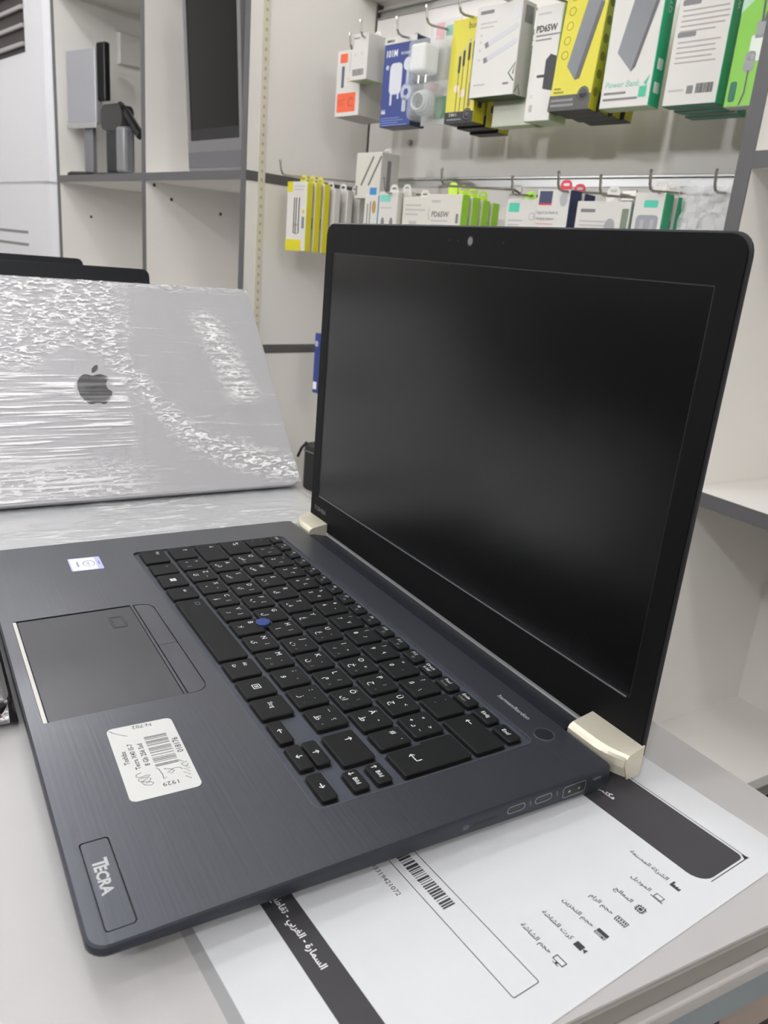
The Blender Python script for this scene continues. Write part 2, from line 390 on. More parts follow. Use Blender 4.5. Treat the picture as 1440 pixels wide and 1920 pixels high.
# touchpad, buttons
pad = LP('touchpad', plate([rrect(109, 8.6, 208.2, 66.1, .6, 2)], -1.4, -.25), PADM)
LP('touchpad_chamfer', loft([[(x, 6.4, -.05), (x, 8.1, -.35), (x, 8.1, -1.3), (x, 6.4, -1.3)] for x in (108.1, 208.2)]), SILVERGLINT)
LP('fingerprint_frame', plate([rrect(118.9, 51.9, 132.7, 59.6, 1.6), rrect(119.35, 52.35, 132.25, 59.15, 1.3)], -.25, -.17), BLACK, pad)
LP('fingerprint_sensor', plate([rrect(120.2, 53, 131.6, 58.5, 1.2), rrect(120.5, 53.3, 131.3, 58.2, 1.)], -.25, -.17), BLACK, pad)
LP('click_button', plate([rrect(109, 68.3, 158.5, 77.7, (.5, .3, .3, 6.4))], -1.3, -.12), DECK)
LP('click_button', plate([rrect(158.8, 68.3, 208.3, 77.7, (.3, .5, 6.4, .3))], -1.3, -.12), DECK)
# series badge
bd = LP('badge', plate([rrect(286.5, 6.3, 326.1, 15.1, 1.)], -1.3, -.1), DECK)
LC('lettering', text('T', 4.6, 'LEFT', bold=.035), SILVERT, (295.6, 8.5, -.05), p=bd).location = Vector((295.6, 8.3, -.05))*U-LO*U
LC('lettering', text('ECRA', 3.7, 'LEFT', bold=.035), SILVERT, (298.6, 8.3, -.05), p=bd)

# keys -------------------------------------------------------------
KM = {}
def keymesh(w, h):
    k = (round(w, 1), round(h, 1))
    if k not in KM:
        r = 1.1
        def rg(i, z, rr): return [(x, y, z) for x, y in rrect(i, i, w-i, h-i, rr, 3)]
        vf = loft([rg(-.4, -1.22, r), rg(.3, -1.2, r), rg(.12, -.1, r), rg(0, .55, r), rg(.15, .85, r), rg(.4, .98, r*.9), rg(.8, 1.02, r*.7)])
        n_ = len(rg(0, 0, r)); KM[k] = mesh('key', *vf, [KEYM, KEYSHADE], [1 if q < 3*n_ else 0 for q in range(6*n_)] + [1, 0])
    return KM[k]
def key(x, y, w, h, leg=(), me=None):
    o = link('key', me or keymesh(w, h), lap, Vector((x, y, 0))-LO)
    grp = {}
    for body, fx, fy, size, *rest in leg:
        m_ = rest[0] if rest else KEYINK
        if isinstance(body, str): vf = ctext(body, size)
        else: vf = body
        grp.setdefault(m_.name, (m_, []))[1].append(shift(vf, (fx*w, fy*h, 1.05)))
    for m_, l in grp.values(): obj('legend', join(*l), m_, o)
    return o
KH = 15.5
def lat(c, ar='', third='', low=''):
    L = [(c, .27, .72, 3.0)]
    if ar: L.append((ar, .46, .27, 3.2))
    if third: L.append((third, .70, .64, 2.2))
    if low: L.append((low, .80, .24, 1.7, KEYINK2))
    return L
def num(d, sh, ar): return [(sh, .28, .78, 2.2), (d, .28, .34, 2.7), (ar, .68, .50, 2.6)]
P_ = 18.9
nl = [('1', '!', '١'), ('2', '"', '٢'), ('3', '§', '٣'), ('4', '$', '٤'), ('5', '%', '٥'), ('6', '&', '٦'), ('7', '/', '٧'), ('8', '(', '٨'), ('9', ')', '٩'), ('0', '=', '٠')]
y = 163.2
key(32.5, y, 13.3, KH, [('°', .3, .72, 1.8), ('^', .3, .3, 1.4)])
for i, a in enumerate(nl): key(48.6+i*P_, y, 16.2, KH, num(*a))
key(48.6+10*P_, y, 16.2, KH, [('?', .28, .76, 2.6), ('ß', .28, .34, 2.7), ('\\', .72, .34, 2.4)])
key(48.6+11*P_, y, 16.2, KH, [('`', .3, .76, 2.2), ('´', .3, .38, 2.2)])
def arrow(dx, dy, l=3.2, hd=1.1, w=.42):
    d = Vector((dx, dy)).normalized(); n = Vector((-d.y, d.x)); a = -d*l/2; b = d*l/2
    return join(stroke2d([a, b], w), stroke2d([b-d*hd+n*hd, b, b-d*hd-n*hd], w))
key(48.6+12*P_, y, 26.4, KH, [(arrow(-1, 0, 3.6), .22, .7, 1)])
y = 145.1
key(32.5, y, 22, KH, [(join(shift(arrow(-1, 0), (0, 1.2, 0)), shift(arrow(1, 0), (0, -1.2, 0)), stroke2d([(-1.7, 0.3), (-1.7, 2.2)], .4), stroke2d([(1.7, -.3), (1.7, -2.2)], .4)), .25, .62, 1)])
for i, (c_, ar, th, lo_) in enumerate([('Q', 'ض', '', '@'), ('W', 'ص', '', ''), ('E', 'ث', '', '€'), ('R', 'ق', '', ''), ('T', 'ف', '', ''), ('Y', 'غ', '', ''), ('U', 'ع', '‘', '4'), ('I', 'ه', '÷', '5'), ('O', 'خ', '×', '6'), ('P', 'ح', '؛', '*'), ('Ü', 'ج', '<', ''), ('*', 'د', '>', '~')]):
    key(57.4+i*P_, y, 16.2, KH, lat(c_, ar, th, lo_) if c_ != '*' else [('*', .3, .74, 2.4), ('+', .25, .36, 2.4), ('د', .5, .26, 3), ('>', .76, .66, 2.2), ('~', .76, .3, 2)])
y = 126.9
key(32.5, y, 28.4, KH, [(arrow(0, -1, 2.8), .2, .68, 1)])
for i, (c_, ar, th, lo_) in enumerate([('A', 'ش', '', ''), ('S', 'س', '', ''), ('D', 'ي', ']', ''), ('F', 'ب', '[', ''), ('G', 'ل', '', ''), ('H', 'ا', 'أ', ''), ('J', 'ت', 'ـ', '1'), ('K', 'ن', '،', '2'), ('L', 'م', '/', '3'), ('Ö', 'ك', ':', '-'), ('Ä', 'ط', '"', '')]):
    key(63.7+i*P_, y, 16.2 if i < 10 else 15.6, KH, lat(c_, ar, th, lo_))
key(63.7+11*P_-1.0, y, 12.4, KH, [('#', .3, .7, 2.8), ("'", .74, .78, 2.2)])
# ISO return key
ex0 = 286.2
iso = [(ex0-1.2, 145.1), (ex0-1.2, 160.2), (ex0-.4, 160.6), (301.4, 160.6), (302, 160), (302, 127.5), (301.4, 126.9), (ex0+.6, 126.9), (ex0, 127.5), (ex0, 144.4)][::-1]
cxm, cym = 294.3, 143.5
def isor(f, z): return [((x-cxm)*(1-f/8)+cxm-ex0, (yy-cym)*(1-f/17)+cym-126.9, z) for x, yy in iso]
key(ex0, 126.9, 15.8, 33.7, [(join(arrow(-1, 0, 5, 1.3), stroke2d([(2.5, 0), (2.5, 2.6)], .42)), .45, .28, 1)], me=mesh('return_key', *loft([isor(-.4, -1.22), isor(.3, -1.2), isor(.12, -.1), isor(0, .55), isor(.15, .85), isor(.4, .98), isor(.8, 1.02)]), [KEYM, KEYSHADE], [1 if q < 30 else 0 for q in range(60)] + [1, 0]))
y = 108.9
key(32.5, y, 19.4, KH, [(arrow(0, 1, 3), .3, .66, 1)])
key(54.6, y, 16.2, KH, [('>', .3, .74, 2.4), ('<', .3, .32, 2.4), ('|', .74, .3, 2.2)])
for i, (c_, ar, th, lo_) in enumerate([('Z', 'ئ', '~', ''), ('X', 'ء', '°', ''), ('C', 'ؤ', '{', ''), ('V', 'ر', '}', ''), ('B', 'ﻻ', '', ''), ('N', 'ى', 'آ', ''), ('M', 'ة', '’', 'µ'), (';', 'و', ',', ''), (':', 'ز', '.', ','), ('_', 'ظ', '؟', '+')]):
    key(54.6+(i+1)*P_, y, 16.2, KH, lat(c_, ar, th, lo_))
key(264.6, y-1.4, 21.6, 15, [(arrow(0, 1, 3.2), .28, .68, 1)])
y = 90.2
key(33.2, y, 20.2, KH, [('Strg', .25, .7, 1.9)])
key(57.2, y, 15.4, KH, [('Fn', .3, .66, 1.6, KEYINK2)])
wl = join(*[plate([[(a, b), (a+1.7, b), (a+1.7, b+1.6), (a, b+1.6)]], 0, .02) for a in (-1.85, .15) for b in (-1.75, .15)])
key(74.8, y, 17.6, KH, [(wl, .5, .5, 1)])
key(95.4, y, 15.6, KH, [('Alt', .36, .62, 1.9)])
key(113.8, y, 73.4, KH, [(plate([rrect(-1.8, -1.2, 1.8, 1.2, .3, 2), rrect(-1.5, -.9, 1.5, .9, .2, 2)], 0, .02), .09, .7, 1, KEYINK2)])
key(190, y, 15.8, KH, [('Alt', .3, .68, 1.9), ('Gr', .3, .32, 1.9)])
mn = join(plate([rrect(-1.9, -1.9, 1.9, 1.9, .1, 1), rrect(-1.55, -1.55, 1.55, 1.55, .1, 1)], 0, .02), *[stroke2d([(-.9, q), (.9, q)], .35) for q in (-.7, 0, .7)])
key(208.6, y, 15.8, KH, [(mn, .5, .5, 1)])
key(226.9, y, 16, KH, [('Strg', .42, .5, 2.2)])
key(245.9, y, 16.2, 6.7, [(arrow(-1, 0, 2.8), .5, .5, 1)])
key(265, y, 16.6, 6.7, [(arrow(0, -1, 2.8), .5, .5, 1)])
key(265, y+7.7, 16.6, 6.4, [(arrow(0, 1, 2.8), .5, .5, 1)])
key(285.4, y, 16.4, 6.8, [(arrow(1, 0, 2.8), .5, .5, 1)])
for yy, up, s_ in ((104.1, -1, 'Bild'), (114.6, 1, 'Bild')):
    key(289.6, yy, 12, 7, [(arrow(0, up, 2.4, .8, .35), .18, .5, 1), (s_, .58, .5, 2.0)])
y = 181.2
fl = ['ESC', 'F1', 'F2', 'F3', 'F4', 'F5', 'F6', 'F7', 'F8', 'F9', 'F10', 'F11', 'F12', 'Druck', 'Pos1', 'Ende', 'Einfg', 'Entf']
for i, s_ in enumerate(fl):
    if i == 0: x, w = 32.5, 10.6
    else: x, w = 45.4+(i-1)*15.2, 12.4
    lg = [(s_, .4, .68, 1.9)]
    if 1 <= i <= 12: lg.append((plate([rrect(-.8, -.7, .8, .7, .2, 2), rrect(-.5, -.4, .5, .4, .1, 2)], 0, .02), .62, .28, 1, KEYINK2))
    if s_ == 'Druck': lg.append(('S-Abf', .45, .28, 1.7))
    if s_ == 'Pos1': lg.append(('Pause', .45, .28, 1.7, KEYINK2))
    if s_ == 'Ende': lg.append(('Untbr', .45, .28, 1.7, KEYINK2))
    if s_ in ('Einfg', 'Entf'): lg = [(s_, .48, .5, 2.0)]
    key(x, y, w, 7.4, lg)
tpv = [[(r*math.cos(a), r*math.sin(a), z) for a in [2*math.pi*k/20 for k in range(20)]] for r, z in ((2.6, -1.2), (2.6, .6), (3.9, .9), (4.1, 1.6), (3.7, 2.0), (2.2, 2.05))]
LC('trackpoint', loft(tpv), mat('blue_rubber', (36, 58, 118), .7, bump=.2, bscale=3000), (156.3, 126.2, 0))
LC('trackpoint_ring', plate([circle(0, 0, 5.0), circle(0, 0, 4.2)], .3, .85), BLACK, (156.3, 126.2, 0))

# stickers and prints on the deck -----------------------------------
lab = LC('price_label', plate([rrect(-24.6, -13.4, 24.6, 13.4, 2.6)], .02, .16), STICK, (248.6, 40.8, 0), (0, 0, math.pi+math.radians(-2)))
def LB(name, vf, m_, x, y_, rz=0): return obj(name, vf, m_, lab, (x, y_, .2), (0, 0, rz))
for s_, yy, sz in (('Toshiba', 10.0, 2.0), ('Tecra X40 I5-7', 6.6, 2.0), ('8 Gb 256 Ssd', 2.9, 2.0)): LB('lettering', ctext(s_, sz, bold=.015), INK, 2.6, yy)
bars = []; xx = -8
for wd, gp in ((.5, .3), (.5, 1.2), (.3, .6), (.5, .4), (.5, .5), (.3, 1.2), (.4, 1.2), (.5, .8), (.4, .5), (.5, .4), (.4, 1.3), (.5, .6), (.3, .4), (.5, .3), (.5, .9), (.4, .5), (.5, .3), (.4, 0)):
    bars.append(box(xx, xx+wd*.85, -8.8, .3, 0, .02)); xx += wd+gp*1.15
LB('barcode', join(*bars), INK, 1.0, 0)
LB('lettering', ctext('018176', 2.5, bold=.01), INK, 4.2, -11.1)
LB('lettering', ctext('N:702', 2.3), INK, 22.4, -.7, math.pi/2)
LB('lettering', ctext('1929', 2.4), INK, -18.8, -2.6, math.pi/2)
pen = [[(22.2, 11.2), (23.2, 12.4), (21.6, 11.4), (18, 7.4), (17.2, 6)],
       [(-8.6, 6.2), (-9.2, 8.2), (-10.6, 8.6), (-11.4, 7), (-10.8, 4.6), (-11.2, 3.4), (-12, 4.2), (-12, 8), (-13.2, 8.2), (-14.6, 6.4), (-14.8, 4.4), (-13.2, 3.6), (-12.6, 4.6), (-14.4, 7.4), (-16.4, 6.6), (-17.4, 4.4), (-16.4, 3.2), (-15.2, 4.2), (-15.6, 6)],
       [(-9.4, -2.2), (-10.2, -4.4), (-12, -5.8), (-13.2, -4.4), (-12.2, -3), (-10.4, -5.8), (-10.6, -7.8), (-12, -9)],
       [(-7.8, .4), (-8.8, -.4), (-12.6, -1), (-15.6, -.8), (-14.8, -2)],
       [(-6, -9), (-7.6, -10.4)], [(-8, -11.6), (-8.6, -9.2), (-10, -9.6), (-10.6, -11), (-9.4, -11.8)], [(-11, -10), (-11.2, -11.6)], [(-12.6, -11.8), (-12, -9.4), (-14.6, -11.4), (-14, -8.6), (-16.4, -11), (-16.8, -8.8), (-18.8, -10.6)]]
for p in pen: LB('pen_stroke', stroke2d(p, .3), PEN, 0, 0)
def rc0(x0, y0, x1, y1): return plate([[(x0, y0), (x1, y0), (x1, y1), (x0, y1)]], 0, .02)
it = LC('processor_sticker', plate([rrect(-10.3, -9.4, 10.3, 9.4, 1)], .02, .12), mat('sticker_blue', (178, 182, 232), .35, coat=.4), (40, 56, 0), (0, 0, math.radians(-2)))
obj('sticker_field', plate([rrect(-9.6, -8.6, 9.6, 6.2, .8)], .12, .15), mat('sticker_white', (226, 227, 236), .35, coat=.4), it)
obj('ring_mark', plate([circle(0, 1.8, 5.0, 28, 3.6), circle(.2, 1.8, 4.5, 28, 3.1)], .16, .18), mat('mark_grey', (140, 142, 160), .5), it)
obj('lettering', shift(ctext('intel', 2.2), (0, 1.8, .18)), MATS['mark_grey'], it)
obj('lettering', shift(rc0(-4, -5.2, 4, -4.2), (0, 0, .16)), MATS['mark_grey'], it)
obj('lettering', shift(rc0(-3, 7.4, 3, 8.2), (0, 0, .16)), mat('mark_blue', (120, 120, 190), .5), it)
LC('lettering', text('harman/kardon', 2.5, 'CENTER', bold=.01, sx=1.02), mat('dim_print', (150, 153, 160), .5), (278.5, 201.6, .06))
pb = LC('power_button', plate([circle(0, 0, 4.0, 32)], -.1, .25), SHELL, (301.9, 200.9, 0))
obj('button_ring', plate([circle(0, 0, 4.9, 36), circle(0, 0, 4.5, 36)], 0, .3), mat('ring_metal', (120, 124, 130), .3, .8), pb)

# ports on the right flank ------------------------------------------
def flank(pts, x0=332.02, x1=332.12): return [(x1, a, b) for a, b in pts], x0
def port(name, y0, y1, z0, z1, r, rim=None, inner=BLACK):
    def plane(loops, d0, d1):
        V, F = plate(loops, d0, d1); return [(332.0+v[2], v[0], v[1]) for v in V], F
    o = LP(name, plane([rrect(y0, z0, y1, z1, r, 4)], -.4, .06), inner)
    if rim: LP('port_rim', plane([rrect(y0-.35, z0-.35, y1+.35, z1+.35, r+.3, 4), rrect(y0, z0, y1, z1, r, 4)], -.2, .14), rim, o)
    return o
GUN = mat('gunmetal', (138, 141, 148), .3, .7)
port('card_slot', 139, 150.4, -4.9, -3.9, .3)
for y0 in (155.8, 170):
    p = port('usb_c_port', y0, y0+8.4, -5.1, -2.5, 1.3, GUN)
    LP('tongue', box(331.6, 332.1, y0+1.6, y0+6.8, -4, -3.5), DKGREY, p)
p = port('hdmi_port', 185.2, 197.4, -7.2, -2.4, 1.0, GUN)
LP('contact', join(box(331.6, 332.12, 188, 189.2, -5.6, -4.6), box(331.6, 332.12, 193.4, 194.6, -5.6, -4.6)), ALU, p)
def sidetext(body, sz, y_, z_): 
    V, F = ctext(body, sz); LP('lettering', ([(332.1, y_+v[0], z_+v[1]) for v in V], F), mat('port_print', (132, 135, 142), .5))
sidetext('SD', 1.7, 135.4, -4.2); sidetext('HDMI', 1.3, 204, -3.4)
for y_ in (167.3, 181.6):
    V, F = stroke2d([(0, 1.2), (-.5, -.1), (.5, .2), (0, -1.3)], .3); LP('charge_mark', ([(332.1, y_+v[0], -3.8+v[1]) for v in V], F), MATS['port_print'])

# lid ------------------------------------------------------------------
def xz(vf, yf): return [(v[0], yf-v[2], v[1]) for v in vf[0]], [f for f in vf[1]]   # plate z -> towards the viewer (-y)
LT, LBz = 216.4, -2.6
def lring(i, y_, r): return [(x, y_, z) for x, z in rrect(i, LBz+i, 332-i, LT-i, (3, 3, r, r), 6)]
LID = LP('lid_shell', loft([lring(.6, 230.4, 8)[::1], lring(0, 230.9, 8.4), lring(0, 232.2, 8.4), lring(1.4, 234.2, 7.5), lring(4, 235.2, 6)])[0:2], LIDM, smooth=True)
AX0, AX1, AZ0, AZ1 = 11.3, 320.7, 22.4, 197.2
bz = LP('bezel', xz(plate([[(x, z) for x, y_, z in lring(.9, 0, 8)], rrect(AX0, AZ0, AX1, AZ1, .8, 3)], 0, .9), 230.5), BEZEL, LID)
LP('screen', xz(plate([rrect(AX0-2, AZ0-2, AX1+2, AZ1+2, .5, 2)], -.05, .45), 230.5), SCREEN, LID)
LP('screen_gasket', xz(plate([rrect(AX0, AZ0, AX1, AZ1, .8, 3), rrect(AX0+1.2, AZ0+.6, AX1-.6, AZ1-.7, .3, 2)], .45, .6), 230.5), BLACK, LID)
LP('bezel_lip', xz(loft([[(x, AZ0-.9, .9), (x, AZ0-.2, 1.05), (x, AZ0, .95), (x, AZ0, .5), (x, AZ0-.9, .5)] for x in (AX0+2, AX1-2)]), 230.5), mat('lip_rubber', (92, 93, 96), .5), LID)
LP('lid_lip', xz(loft([[(x, LBz, .9), (x, LBz+.2, 1.5), (x, LBz+.9, 1.3), (x, LBz+1, .8)] for x in (32, 300)]), 230.5), mat('lip_grey', (104, 106, 110), .4, .3), LID)
cl = LP('camera_lens', xz(plate([circle(167, 208.6, 2.0, 24)], .85, 1.02), 230.5), mat('lens_grey', (112, 114, 118), .25, coat=.5), LID)
LP('lens_ring', xz(plate([circle(167, 208.6, 2.7, 24), circle(167, 208.6, 2.0, 24)], .85, .98), 230.5), BLACK, LID)
LP('microphone_hole', xz(plate([circle(148, 208.6, .45, 10)], .85, .96), 230.5), BLACK, LID)
LP('microphone_hole', xz(plate([circle(156, 208.6, .45, 10)], .85, .96), 230.5), BLACK, LID)
LP('microphone_hole', xz(plate([circle(194.5, 208.6, .45, 10)], .85, .96), 230.5), BLACK, LID)
LP('lettering', xz(shift(text('TOSHIBA', 3.2, 'LEFT', bold=.02), (7, 10.4, .95)), 230.5), mat('lid_print', (84, 85, 88), .4), LID)
# champagne hinge covers
prof = [(214.6, -3), (214.8, .4), (215.6, 1.9), (217.4, 2.9), (223, 4.0), (229.4, 5.2), (229.4, -9.2), (221, -9.2), (215.6, -7.4)]
def hinge(x0, x1, xr):
    """profile swept along x; the outer front corner sweeps back"""
    R_ = []
    for k in range(9):
        t = k/8; x = x0+(x1-x0)*t; e = (0 if xr == 0 else (max(0, (t-.45)/.55)**2 if xr > 0 else max(0, (.55-t)/.55)**2))*5.0
        R_.append([(x, min(y_+e*max(0, (229.4-y_)/14.9), 229.4), z) for y_, z in prof])
    return loft(R_)
LP('hinge_cover', hinge(302.4, 332.6, 1), GOLD)
LP('hinge_cover', hinge(-.6, 29.8, -1), GOLD)
LP('hinge_end_plate', loft([[(x, y_, z) for y_, z in [(219.2, -1.9), (219.6, 1.6), (221, 3.2), (229.9, 5.8), (229.9, -9), (222, -9.0)]] for x in (332.5, 333.2)]), GOLD)

# ================================================================== PRINTED SHEET UNDER THE LAPTOP
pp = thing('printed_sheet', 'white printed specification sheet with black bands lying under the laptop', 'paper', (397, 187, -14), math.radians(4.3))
obj('grey_sheet', box(-298, -1, -151.5, 66, 0, .12), mat('sheet_grey', (140, 140, 142), .7), pp)  # plain grey sheet reaching past the white one at its lower edge
obj('sheet', box(-300, 0, -147.5, 67.5, .12, .3), PAPER, pp)
ZP = .36
def PR(name, vf, m_, x=0, y_=0): return obj(name, vf, m_, pp, (x, y_, ZP))
PR('header_band', plate([rrect(-290, 20, -9.6, 47.4, (6, 7, 2.5, 6), 6)], -.05, 0), INK)
PR('header_outline', join(stroke2d([(-290, 48.6), (-9.4, 48.6)], .35), stroke2d([(-9.4, 48.6), (-8.6, 47.2), (-8.6, 24)], .35), plate([[(-11, 48.2), (-8.2, 49.2), (-8.6, 46.6)]], -.04, 0)), INK)
PR('footer_band', plate([rrect(-290, -124.7, -9.6, -113.3, 2, 3)], -.05, 0), INK)
def artext(s_, sz, xr, y_, m_, bold=0.):
    V, F = text(arabic(s_), sz, 'LEFT', bold=bold); mx = max(v[0] for v in V)
    PR('lettering', ([(v[0]-mx+xr, v[1]+y_, .03) for v in V], F), m_)
artext('مكتب الب', 2.6, -58.6, 29.0, INKW, .03)
artext('السر', 1.6, -67.4, 24.2, INKW)
artext('السمارة - الغربي - تقاطع ا', 2.45, -50.4, -120.0, INKW, .015)
rows = ['الشركة المصنعة', 'الموديل', 'المعالج', 'حجم الرام', 'حجم التخزين', 'كرت الشاشة', 'حجم الشاشة']
for i, s_ in enumerate(rows): artext(s_, 1.9, -17.8, 9.4-10.45*i, INK, .01)
def R2(x0, y0, x1, y1): return plate([[(x0, y0), (x1, y0), (x1, y1), (x0, y1)]], -.02, 0)
def FR(x0, y0, x1, y1, w): return plate([[(x0, y0), (x1, y0), (x1, y1), (x0, y1)], [(x0+w, y0+w), (x1-w, y0+w), (x1-w, y1-w), (x0+w, y1-w)]], -.02, 0)
icons = [plate([[(-2, -1.4), (2, -1.4), (2, .4), (.9, -.3), (.9, .5), (-.3, -.3), (-.3, .5), (-1.2, 0), (-1.2, 1.6), (-2, 1.6)]], -.02, 0),
         join(FR(-1.7, -1, 1.7, 1.4, .3), R2(-2.5, -1.6, 2.5, -1.15)),
         join(FR(-1.5, -1.5, 1.5, 1.5, .45), R2(-.7, -.7, .7, .7), *[R2(a-.15, b, a+.15, b+.5) for a in (-.9, 0, .9) for b in (1.5, -2.0)], *[R2(b, a-.15, b+.5, a+.15) for a in (-.9, 0, .9) for b in (1.5, -2.0)]),
         join(FR(-2.4, -.8, 2.4, 1.3, .3), *[R2(a, -.1, a+.6, .8) for a in (-1.7, -.7, .3, 1.2)], *[R2(a, -1.5, a+.45, -.9) for a in (-2.2, -1.4, -.6, .2, 1., 1.8)]),
         join(R2(-2.2, -.2, 2.2, 1.5), FR(-2.2, -1.5, 2.2, -.5, .3), R2(.6, -1.2, 1.4, -.8)),
         join(R2(-2.3, -1.3, .9, 1.3), plate([[(1.1, -.2), (2.3, -1.1), (2.3, 1.1), (1.1, .2)]], -.02, 0)),
         join(FR(-2.2, -.9, 2.2, 1.6, .35), R2(-.4, -1.6, .4, -.9), R2(-1.2, -1.9, 1.2, -1.6))]
for i, ic in enumerate(icons): PR('icon', ic, INK, -14, 10.0-10.45*i)
PR('code_frame', plate([rrect(-280, -75.1, -11.8, -63.7, .8, 3), rrect(-279.7, -74.8, -12.1, -64, .6, 3)], -.02, 0), INK)
bars = []; xx = -122; rnd = random.Random(4)
while xx < -49.6:
    wd = rnd.choice((.35, .35, .7, 1.0, 1.4)); bars.append(R2(xx, -71.8, min(xx+wd, -49), -66.6)); xx += wd+rnd.choice((.35, .4, .7, 1.1))
PR('barcode', join(*bars), INK)
PR('lettering', text('693319421072', 1.9, 'CENTER', sx=1.14), INK, -71.4, -82.2)

# ================================================================== WRAPPED LAPTOPS ON THE LEFT
def film_clear(name):
    mt = bpy.data.materials.new(name); mt.use_nodes = True; nt = mt.node_tree; L = nt.links.new
    b = nt.nodes['Principled BSDF']; tc = nt.nodes.new('ShaderNodeTexCoord'); at = nt.nodes.new('ShaderNodeAttribute'); at.attribute_name = 'crumple'
    at2 = nt.nodes.new('ShaderNodeAttribute'); at2.attribute_name = 'streak'
    def noise(scale, st, detail=4, rot=0., dist=0.):
        mp = nt.nodes.new('ShaderNodeMapping'); mp.inputs['Scale'].default_value = st; mp.inputs['Rotation'].default_value = (0, 0, rot)
        L(tc.outputs['Object'], mp.inputs['Vector'])
        n = nt.nodes.new('ShaderNodeTexNoise'); n.inputs['Scale'].default_value = scale; n.inputs['Detail'].default_value = detail; n.inputs['Distortion'].default_value = dist
        L(mp.outputs['Vector'], n.inputs['Vector']); return n.outputs['Fac']
    def rmp(f, a, c):
        r = nt.nodes.new('ShaderNodeMapRange'); r.inputs['From Min'].default_value = a; r.inputs['From Max'].default_value = c; L(f, r.inputs['Value']); return r.outputs['Result']
    def op(o, a, c):
        x = nt.nodes.new('ShaderNodeMath'); x.operation = o
        for i, v in enumerate((a, c)):
            if isinstance(v, (int, float)): x.inputs[i].default_value = v
            else: L(v, x.inputs[i])
        return x.outputs[0]
    cr = noise(270, (.5, 1.3, 1), 6, .12, 1.0)          # crumpled flakes, long along x (= lid width)
    sk = noise(190, (.07, 2.0, 1), 3, -.09, .15)         # tight parallel stretch lines
    dg = noise(120, (.12, 2.4, 1), 3, -.75, .1)          # a few long diagonal creases
    big = noise(30, (1, 1, 1), 3, 0, .5)
    c1 = op('MULTIPLY', rmp(cr, .46, .60), rmp(at.outputs['Fac'], .05, .9))
    c2 = op('MULTIPLY', rmp(sk, .50, .60), at2.outputs['Fac'])
    c3 = op('MULTIPLY', rmp(dg, .61, .69), op('MULTIPLY', rmp(big, .42, .56), .6))
    cs = op('MAXIMUM', op('MAXIMUM', c1, c2), c3)
    hgt = op('ADD', op('ADD', op('MULTIPLY', cr, rmp(at.outputs['Fac'], 0, .8)), op('MULTIPLY', sk, at2.outputs['Fac'])), op('ADD', op('MULTIPLY', dg, .25), op('MULTIPLY', big, .15)))
    bp = nt.nodes.new('ShaderNodeBump'); bp.inputs['Strength'].default_value = .9; bp.inputs['Distance'].default_value = .0016
    L(hgt, bp.inputs['Height']); L(bp.outputs['Normal'], b.inputs['Normal']); L(bp.outputs['Normal'], b.inputs['Coat Normal'])
    b.inputs['Base Color'].default_value = (.93, .93, .94, 1); b.inputs['Roughness'].default_value = .22
    b.inputs['Coat Weight'].default_value = 1; b.inputs['Coat Roughness'].default_value = .05; b.inputs['Specular IOR Level'].default_value = .9
    tr = nt.nodes.new('ShaderNodeBsdfTransparent'); mx = nt.nodes.new('ShaderNodeMixShader')
    L(op('ADD', op('MULTIPLY', cs, .78), .10), mx.inputs[0])
    L(tr.outputs[0], mx.inputs[1]); L(b.outputs[0], mx.inputs[2]); L(mx.outputs[0], nt.nodes['Material Output'].inputs['Surface'])
    MATS[name] = mt; return mt
FILMC = film_clear('stretch_film')
SILV = mat('silver_lid', (172, 171, 175), .45, .5, var=.02)
# the open silver laptop: local x along its width (world +y), local y up its lid, hinge line at the origin
LW, LH_ = 314., 219.
ang = math.atan2(.734, -.679)     # lid direction in the x-z plane
wl_ = thing('wrapped_laptop', 'half-open silver laptop wrapped in crinkled clear stretch film', 'laptop', (-91, 110, -5))
# matrix from lid coords (a along width -157..157, u up the lid, w outwards) to local mm
def lidm(a, u, w): return (-.679*u+.734*w, a, .734*u+.679*w)
def lidv(vf): return [lidm(*v) for v in vf[0]], [tuple(reversed(f)) for f in vf[1]]
rg = lambda i, w: [(x, y_, w) for x, y_ in rrect(-LW/2+i, 4+i, LW/2-i, LH_-i, 9, 6)]
lidp = obj('lid', lidv(loft([rg(2, -6), rg(0, -4), rg(0, -1.2), rg(.6, -.2), rg(1.6, 0)])), SILV, wl_)
obj('base', bbox(-216, -8, -LW/2, LW/2, -.6, 9, 4, 3), SILV, wl_)
# fruit-shaped lid emblem with a bite, and its leaf
def apple(cx, cy, k):
    pts = []
    prof_ = [(0, .82), (.22, .90), (.45, .93), (.72, .82), (.86, .66)]
    bite = [(.72, .50), (.64, .30), (.64, .10), (.72, -.08), (.90, -.22)]
    low = [(.82, -.48), (.66, -.76), (.46, -.98), (.30, -1.03), (.12, -.95), (0, -.93), (-.12, -.95), (-.30, -1.03), (-.46, -.98), (-.68, -.74), (-.86, -.38), (-.92, .05), (-.88, .42), (-.70, .76), (-.45, .93), (-.22, .90)]
    return [(cx+x*k, cy+y_*k) for x, y_ in prof_+bite+low][::-1]
EMB = mat('emblem_black', (8, 9, 14), .2, .0, spec=.2)
ob = obj('emblem', lidv(shift(plate([apple(-5, 106, 15)], 0, .35), (0, 0, 0))), EMB, wl_)
obj('emblem_leaf', lidv(plate([[(-5+x*15, 106+y_*15) for x, y_ in [(-.02, 1.02), (.12, 1.06), (.3, 1.2), (.38, 1.42), (.36, 1.56), (.18, 1.48), (.02, 1.28)]]], 0, .35)), EMB, wl_)
